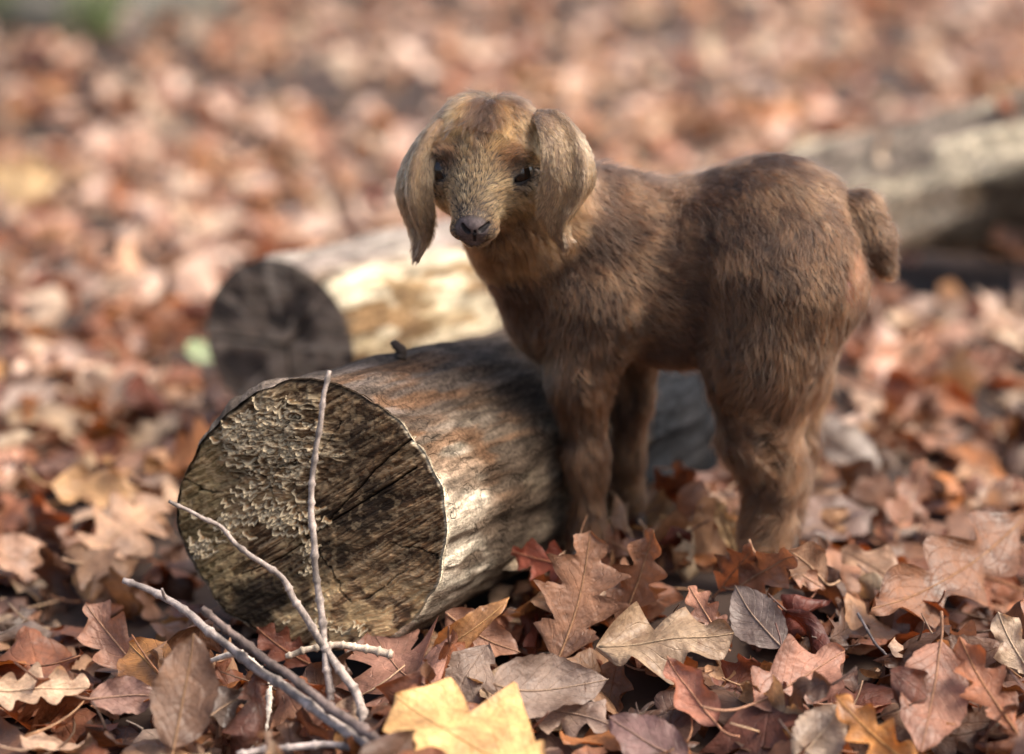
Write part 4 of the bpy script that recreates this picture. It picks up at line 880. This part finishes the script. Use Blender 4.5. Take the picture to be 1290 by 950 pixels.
def settle(V, n_, lim):
    for _ in range(n_): g = grad(V); V = V - g * (sdf(V) / ((g * g).sum(1) + 1e-6))[:, None].clip(-lim, lim)
    return V
def subdiv(V, Qd):
    e = np.sort(np.stack([Qd, np.roll(Qd, -1, 1)], -1).reshape(-1, 2), 1); ue, inv = np.unique(e, axis=0, return_inverse=True); inv = inv.ravel()
    em = V[ue].mean(1); fc = V[Qd].mean(1); n0 = len(V); ei = inv.reshape(-1, 4) + n0; fi = np.arange(len(Qd)) + n0 + len(ue)
    qs = [np.stack([Qd[:, k], ei[:, k], fi, ei[:, k - 1]], 1) for k in range(4)]
    return np.vstack([V, em, fc]), np.vstack(qs)
GV, GQ = nets(np.array([P(520, 300, 1.95)[0] - .01, 1.855, -.03]), np.array([P(1145, 300, 2.0)[0] + .02, 2.17, .50]), .0032)
GV = settle(GV, 2, .004); GV, GQ = subdiv(GV, GQ); GV = settle(GV, 2, .002)
# finely modelled muzzle and eyelids; the body dips just beneath them
NOSE_C = hp(.053, 0, -.036); PATCH = [('muzzle', NOSE_C, .0200)] + [('eyelid', q[0] + q[1] * .010, .0135) for q in EYES]
PM = []
for (nm_, c_, rr_) in PATCH:
    V_, Q_ = nets(c_ - rr_ - .002, c_ + rr_ + .002, .00065); V_ = settle(V_, 2, .0008)
    keep = np.linalg.norm(V_ - c_, axis=1) < rr_; Q_ = Q_[keep[Q_].all(1)]; ui, iv = np.unique(Q_, return_inverse=True); PM.append((nm_, V_[ui], iv.reshape(-1, 4)))
GV_true = GV.copy(); gn = nrm(grad(GV))
for (nm_, c_, rr_) in PATCH: GV = GV - gn * (.0028 * smooth(rr_ - .0008, rr_ - .005, np.linalg.norm(GV_true - c_, axis=1)))[:, None]
print('GOAT body', len(GV), len(GQ), [len(q[2]) for q in PM])
def headloc(p): q = (p - E0) @ HM.T; return q[:, 0], q[:, 1], q[:, 2]
def nose_mask(p):
    f, s, n = headloc(p)
    m1 = smooth(.0030, -.0005, sd_ell(np.stack([f, s, n], 1), (.0590, 0, -.0310), (.0100, .0130, .0088)))
    m2 = smooth(.002, -.001, sd_ell(np.stack([f, s, n], 1), (.053, 0, -.0430), (.011, .0100, .0050)))
    return np.clip(np.maximum(m1, m2), 0, 1)
g0 = np.array([P(860, 640, 2.04)[0], 2.04, .03])
kid = empty('goat_kid', g0); ORG[kid.name] = g0
tag(kid, 'baby goat with curly brown coat and long drooping ears standing beside the sawn logs', 'goat')
def skin_paint(V):
    nm = nose_mask(V); C = np.tile([0.035, .021, .014], (len(V), 1))
    C = mixc(C, [0.090, 0.066, 0.062], nm); C = mixc(C, [.05, .040, .040], nm * smooth(.45, .65, vnoise(V * 420, 5)) * .55); C = mixc(C, [.14, .105, .10], nm * smooth(.55, .75, vnoise(V * 700, 6)) * .5)
    for q_, (a0, a1, r0_, r1_, k_) in enumerate(GROOVES): C = mixc(C, [.010, .007, .007], smooth(.0010, .0, sd_cone(V, a0, a1, r0_, r1_)) * (1 if q_ < 2 else .85))
    C = mixc(C, [.016, .012, .011], smooth(.0030, .0012, carve_eye(V)))
    pk = P(1073, 345, 2.03); return mixc(C, [.36, .17, .15], smooth(.016, .008, np.hypot(V[:, 0] - pk[0], (V[:, 2] - pk[2]) * .5)) * (V[:, 0] > pk[0] - .02))
add('body', GV, GQ, mat=M_skin, parent=kid, colors=skin_paint(GV_true))
for (nm_, V_, Q_) in PM: add(nm_, V_, Q_, mat=M_skin, parent=kid, colors=skin_paint(V_))
GV = GV_true
# eyes
Dq, Fq = ico(28)
for (ec, e, tn, up_, sg) in EYES: add('eye', ec + Dq * .0124, Fq, mat=M_eye, parent=kid)
# hooves, two toes each, mostly sunk in the leaves
for k, (hx_, hy_, Yh) in enumerate(((737, 698, 2.000), (793, 655, 2.093), (962, 716, 1.972), (982, 676, 2.063))):
    a = Acc(); c = P(hx_, hy_, Yh)
    for sg in (-1, 1):
        V = c + np.array([sg * .008, -.004, -.004]) + Dq * np.array([.0085, .014, .016]); V[:, 2] = np.maximum(V[:, 2], c[2] - .012); a.add(V, Fq)
    o = a.out(); add('hoof', o['V'], o['F4'], None, mat=M_hoof, parent=kid)

# ears: long folded leaves of skin
def ear(rows, seed):
    rows = np.array(rows, float); rows[:, 5] *= .6; n_ = 46; Lp = np.array([P(q[0], q[1], q[4] + q[6]) for q in rows]); Rp = np.array([P(q[2], q[3], q[4] + q[7]) for q in rows]); bl = rows[:, 5]
    Lc, Rc = catmull(Lp, n_), catmull(Rp, n_); bc = np.interp(np.linspace(0, len(rows) - 1, n_), np.arange(len(rows)), bl); m_ = 19; v = np.linspace(-1, 1, m_)
    M = Lc[:, None] * (.5 - .5 * v)[None, :, None] + Rc[:, None] * (.5 + .5 * v)[None, :, None]
    T = nrm(np.gradient((Lc + Rc) / 2, axis=0)); A = nrm(Rc - Lc); Nn = nrm(np.cross(A, T)); Nn = np.where((Nn[:, 1] > 0)[:, None], -Nn, Nn)
    M = M + Nn[:, None] * (bc[:, None] * (1 - v ** 2)[None])[:, :, None] + Nn[:, None] * (.0065 * np.exp(-((v - .25) / .18) ** 2)[None] * np.sin(np.linspace(.3, 2.9, n_))[:, None])[:, :, None]
    V = M.reshape(-1, 3); Fm = gridf(n_, m_)
    # vertex normals of the mid surface
    du = np.gradient(M, axis=0); dv = np.gradient(M, axis=1); NN = nrm(np.cross(dv, du)).reshape(-1, 3); NN = NN * np.where((NN @ np.array([0, -1.0, 0.1])) < 0, -1, 1)[:, None]
    ed = (1 - np.abs(v)[None] ** 6) * np.ones((n_, 1)); th = (.0018 * ed + .0004).ravel()
    k = len(V); top = V + NN * th[:, None]; bot = V - NN * th[:, None]
    bd = np.concatenate([np.arange(m_), np.arange(1, n_) * m_ + m_ - 1, (n_ - 1) * m_ + np.arange(m_ - 2, -1, -1), np.arange(n_ - 2, 0, -1) * m_]); nx_ = np.roll(bd, -1)
    Fs = np.stack([bd, nx_, nx_ + k, bd + k], 1)
    add('ear', np.vstack([top, bot]), np.vstack([Fm, Fm[:, ::-1] + k, Fs]), mat=M_skin, parent=kid, colors=np.tile([.15, .095, .060], (2 * k, 1)))
    Tf = np.repeat(T, m_, 0)
    return V, Fm, NN, Tf, th, np.tile(v, n_), np.repeat(np.linspace(0, 1, n_), m_)
#            left x,y   right x,y    Y     bulge dYl dYr
EAR_R = [(668, 148, 686, 143, 1.990, .003, .000, .004), (675, 158, 716, 154, 1.965, .010, -.006, .008), (680, 176, 736, 176, 1.950, .012, -.010, .012), (682, 205, 747, 203, 1.942, .013, -.010, .016), (681, 232, 748, 230, 1.940, .013, -.008, .018),
         (678, 255, 732, 254, 1.942, .011, -.006, .014), (679, 276, 718, 276, 1.945, .008, -.004, .008), (690, 293, 716, 293, 1.948, .005, -.002, .003), (701, 306, 719, 304, 1.950, .003, 0, 0), (708, 316, 714, 316, 1.951, .001, 0, 0)]
EAR_L = [(545, 158, 565, 152, 1.985, .003, .004, -.004), (528, 176, 556, 170, 1.975, .007, .008, -.005), (512, 200, 550, 195, 1.968, .010, .012, -.006), (503, 222, 546, 220, 1.962, .012, .014, -.006), (501, 243, 545, 243, 1.960, .012, .014, -.006),
         (506, 264, 547, 264, 1.960, .010, .012, -.004), (514, 283, 547, 282, 1.960, .007, .008, -.002), (520, 300, 544, 299, 1.960, .005, .002, 0), (520, 315, 535, 314, 1.960, .003, 0, 0), (521, 328, 526, 328, 1.960, .001, 0, 0)]
EARS = [ear(EAR_R, 1), ear(EAR_L, 2)]

# ---- coat
r_ = np.random.default_rng(314)
def scatter(V, Qd, n_, weight=None):
    T3 = np.vstack([Qd[:, [0, 1, 2]], Qd[:, [0, 2, 3]]]); a, b, c = V[T3[:, 0]], V[T3[:, 1]], V[T3[:, 2]]; ar = np.linalg.norm(np.cross(b - a, c - a), axis=1)
    if weight is not None: ar = ar * weight[T3].mean(1)
    cum = np.cumsum(ar); k = np.searchsorted(cum, r_.random(n_) * cum[-1]).clip(0, len(T3) - 1); u = r_.random((n_, 2)); f = u.sum(1) > 1; u[f] = 1 - u[f]
    w = np.stack([1 - u.sum(1), u[:, 0], u[:, 1]], 1); return T3[k], w
def tang(v, n): return v - n * (v * n).sum(1)[:, None]
def grow(name, root, nor, flow, ln, col, rad, lift=.32, clump=.5, curl=.25, ngr=2500, seed=1, kpts=6, droop=.25, wav=70., cfade=1.0):
    n_ = len(root); flow = nrm(tang(flow + vecnoise(root * wav, seed) * curl + vecnoise(root * wav * .3, seed + 5) * (curl * 1.3), nor))
    t_ = np.linspace(0, 1, kpts); Pn = np.empty((n_, kpts, 3)); Pn[:, 0] = root; lnj = ln * r_.uniform(.65, 1.25, n_); jit = r_.normal(0, .13, (n_, 3)); cur = root.copy()
    for k in range(1, kpts):
        tt = t_[k]; d = nrm(nor * (lift * (1.15 - tt))[..., None] if np.ndim(lift) else nor * lift * (1.15 - tt) + flow * (.45 + .8 * tt) + np.array([0, 0, -droop]) * tt + jit + vecnoise(cur * 160, seed + 9) * .22 * tt)
        cur = cur + d * (lnj / (kpts - 1))[:, None]; Pn[:, k] = cur
    # locks: tips drawn towards the tip of the nearest guide hair
    g_ = r_.choice(n_, min(ngr, n_), replace=False); kd = kdtree.KDTree(len(g_))
    for i_, q in enumerate(root[g_]): kd.insert(q, i_)
    kd.balance(); near = np.array([kd.find(q)[1] for q in root]); gi = g_[near]
    cl = clump * (.5 + vnoise(root * 40, seed + 3))
    for k in range(1, kpts): Pn[:, k] += (Pn[gi, k] - Pn[:, k]) * (cl * t_[k] ** 1.4)[:, None].clip(0, .92)
    cu = bpy.data.hair_curves.new(name); cu.add_curves([kpts] * n_)
    cu.position_data.foreach_set('vector', (Pn - ORG[kid.name]).astype(np.float32).ravel())
    ra = cu.attributes.get('radius') or cu.attributes.new('radius', 'FLOAT', 'POINT'); rd = rad * (1 - .78 * t_ ** 1.3); ra.data.foreach_set('value', np.tile(rd, n_).astype(np.float32))
    lockv = r_.uniform(.68, 1.36, n_)[gi]
    cc = (col * lockv[:, None])[:, None, :] * (.50 + .72 * t_)[None, :, None]; c4 = np.ones((n_, kpts, 4), np.float32); c4[..., :3] = cc
    ca = cu.attributes.new('paint', 'FLOAT_COLOR', 'POINT'); ca.data.foreach_set('color', c4.ravel())
    cu.materials.append(M_fur); o = bpy.data.objects.new(name, cu); COL.objects.link(o); o.parent = kid; o['kind'] = 'stuff'
    return o
BODYC = np.array([.062, .0275, .0132]); LEGC = np.array([.115, .054, .0255]); FACEC = np.array([.34, .172, .066]); EARC = np.array([.32, .195, .098]); DARKC = np.array([.018, .010, .0065])
def coat(n_, wt, seed, **kw):
    T, w = scatter(GV, GQ, n_, wt); root = (GV[T] * w[..., None]).sum(1); nor = nrm(grad(root)); d, ds = sdf(root, True); ds = np.array(ds)
    wgt = np.exp(-np.clip(ds - ds.min(0), 0, None) / .009); wgt /= wgt.sum(0)
    fl = (wgt[:, :, None] * np.array([q[2] for q in PR])[:, None]).sum(0); ln = (wgt * np.array([q[3] for q in PR])[:, None]).sum(0)
    regs = np.array([q[4] for q in PR]); rw = [wgt[regs == k].sum(0) for k in range(6)]
    return root, nor, fl, ln, rw
f_, s__, n_ = headloc(GV); headw = smooth(-.075, -.055, f_ + .0 * n_) * (np.linalg.norm(GV - E0, axis=1) < .1)
nm = nose_mask(GV); bare = np.maximum(smooth(.3, .7, nm), smooth(.0016, .0004, carve_eye(GV)))
low = smooth(.015, .035, GV[:, 2])
# trunk, neck and legs
root, nor, fl, ln, rw = coat(215000, (1 - headw) * low + 1e-9, 1)
px_ = root
nb = fbm(root * np.array([22, 22, 22]), 210, 3); sk = fbm(root * 60, 214, 3)
col = np.tile(BODYC, (len(root), 1)); col = mixc(col, LEGC, np.clip(rw[2] + rw[3] * .85, 0, 1)); col = mixc(col, BODYC * .92, rw[1])
fy = smooth(P(800, 430, 2)[2], P(800, 470, 2)[2], root[:, 2]) * (1 - rw[2]) * (1 - rw[3]); col = mixc(col, LEGC, fy * .5)
topd = smooth(.27, .33, root[:, 2]); col = mixc(col, np.array([.050, .0225, .0115]), topd * .6)
col = mixc(col, LEGC * .8, rw[5]); col = mixc(col, LEGC * 1.15, smooth(.52, .64, nb) * .35); col = mixc(col, DARKC * 1.6, smooth(.46, .36, nb) * .35); col = mixc(col, DARKC * 1.2, smooth(.52, .64, sk) * .5); col = mixc(col, LEGC * 1.6, smooth(.46, .36, sk) * .5)
fl = fl + vecnoise(root * 14, 220) * .35 * np.clip(rw[2] + rw[3], 0, 1)[:, None]
grow('fur', root, nor, fl, ln * (.56 + .38 * np.clip(rw[2] + rw[3] + rw[5], 0, 1) * smooth(.24, .14, root[:, 2]) + .15 * rw[5]), col, .00013, lift=.30, clump=.24 + .28 * np.clip(rw[2] + rw[3] + rw[5], 0, 1), curl=(.40 + .50 * np.clip(rw[2] + rw[3] + rw[5], 0, 1))[:, None], ngr=13000, seed=301)
# a few longer, looser guard hairs that break up the outline
k_ = r_.random(len(root)) < .065
grow('fur', root[k_], nor[k_], fl[k_], ln[k_] * 1.05, col[k_] * 1.5 + .01, .00010, lift=.62, clump=.25, curl=.7, ngr=3000, seed=333, droop=.15)
# face
root, nor, fl, ln, rw = coat(62000, headw * (1 - bare) + 1e-9, 2)
f_, s__, n_ = headloc(root); m_ = (nose_mask(root) < .35) & (np.min([sd_cone(root, q[0], q[1], q[2], q[3]) for q in GROOVES], axis=0) > .0004) & (carve_eye(root) > .0012); root, nor, fl, ln, f_, s__, n_ = [q[m_] for q in (root, nor, fl, ln, f_, s__, n_)]
crown = smooth(.012, -.014, f_) * smooth(.000, .026, n_); as_ = np.abs(s__)
# crown hair fans out of a whorl on the poll, and falls down the forehead
dw = nrm(root - hp(-.045, 0, .062)); fl = fl * (1 - crown)[:, None] + (dw * 1.0 + hf * .2) * crown[:, None]
ln = ln * (1 + .9 * crown * smooth(.034, .0, as_)); ln = np.where(f_ > .02, ln * .75, ln)
ed = np.minimum(*[np.linalg.norm(root - q[0], axis=1) for q in EYES]); ln = ln * (.35 + .65 * smooth(.013, .024, ed)); ln = ln * (.45 + .55 * smooth(.004, .014, np.linalg.norm((np.stack([f_, s__, n_], 1) - np.array([.056, 0, -.033])), axis=1) - .012))
col = np.tile(FACEC, (len(root), 1))
rust = np.array([.13, .052, .024])
brow = smooth(.017, .006, np.hypot((as_ - .026) * .9, (n_ - .014))); col = mixc(col, rust, brow * .85)
col = mixc(col, rust * 1.0, smooth(.020, .008, np.abs(ed - .014) + .006) * .25)
mid = smooth(.006, .001, as_ + (vnoise(root * 90, 7) - .5) * .008) * smooth(-.008, .004, n_); mid = np.maximum(mid, smooth(.016, .006, as_ + (vnoise(root * np.array([140, 140, 40]), 8) - .5) * .022) * smooth(.012, .03, n_) * .75); col = mixc(col, DARKC * 3, np.clip(mid * 1.15, 0, 1))
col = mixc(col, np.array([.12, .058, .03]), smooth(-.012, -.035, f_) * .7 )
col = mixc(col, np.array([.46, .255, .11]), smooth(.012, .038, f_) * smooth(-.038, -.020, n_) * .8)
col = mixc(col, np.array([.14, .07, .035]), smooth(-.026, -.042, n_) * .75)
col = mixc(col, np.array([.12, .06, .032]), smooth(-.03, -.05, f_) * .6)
col = mixc(col, DARKC * 1.4, smooth(.55, .66, fbm(root * 85, 230, 3)) * .4)
col = mixc(col, np.array([.42, .27, .16]), smooth(.0030, .001, np.abs(ed - .0150)) * .55 * (n_ < .004))
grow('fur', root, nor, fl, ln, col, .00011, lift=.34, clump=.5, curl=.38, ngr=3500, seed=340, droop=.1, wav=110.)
k_ = (crown > .5) & (as_ < .034) & (r_.random(len(root)) < .42)
tc_ = mixc(np.tile(FACEC * .9, (k_.sum(), 1)), DARKC * 2.4, smooth(.42, .52, vnoise(root[k_] * np.array([150, 60, 60]), 17)))
grow('fur', root[k_], nor[k_], fl[k_] + hs * np.sin(s__[k_] * 420)[:, None] * .35, np.full(k_.sum(), .019) * (.6 + .4 * smooth(.034, .01, as_[k_])), tc_, .00012, lift=.42, clump=.85, curl=.55, ngr=420, seed=377, droop=.15, wav=60.)
# ears
for e_i, (V, Fm, NN, Tf, th, vv, uu) in enumerate(EARS):
    for side_ in (1, -1):
        T, w = scatter(V, Fm, 15000 if side_ > 0 else 8000); I = lambda q: (q[T] * (w[..., None] if q.ndim > 1 else w)).sum(1)
        root = I(V); nor = nrm(I(NN)) * side_; root = root + nor * I(th)[:, None] * .8; fl = nrm(I(Tf)); u_ = I(uu); v_ = I(vv)
        out_ = nrm(np.cross(nor, fl)) * np.sign(v_)[:, None] * -side_
        col = np.tile(EARC, (len(root), 1)); nn_ = fbm(root * 60, 240, 3); col = mixc(col, EARC * .5, smooth(.48, .60, nn_) * .8); col = mixc(col, EARC * 1.35, smooth(.45, .36, nn_) * .6); col = mixc(col, np.array([.13, .07, .04]), smooth(.30, .05, u_) * .6)
        col = mixc(col, np.array([.20, .13, .085]), smooth(.72, .9, u_) * .6)
        grow('fur', root, nor, fl + out_ * .35 * (np.abs(v_) ** 3)[:, None] * -1, np.full(len(root), .0062) * (1 - .25 * smooth(.7, 1, u_)), col, .00010, lift=.22, clump=.45, curl=.25, ngr=900, seed=360 + e_i * 7 + side_, droop=.1, wav=90.)
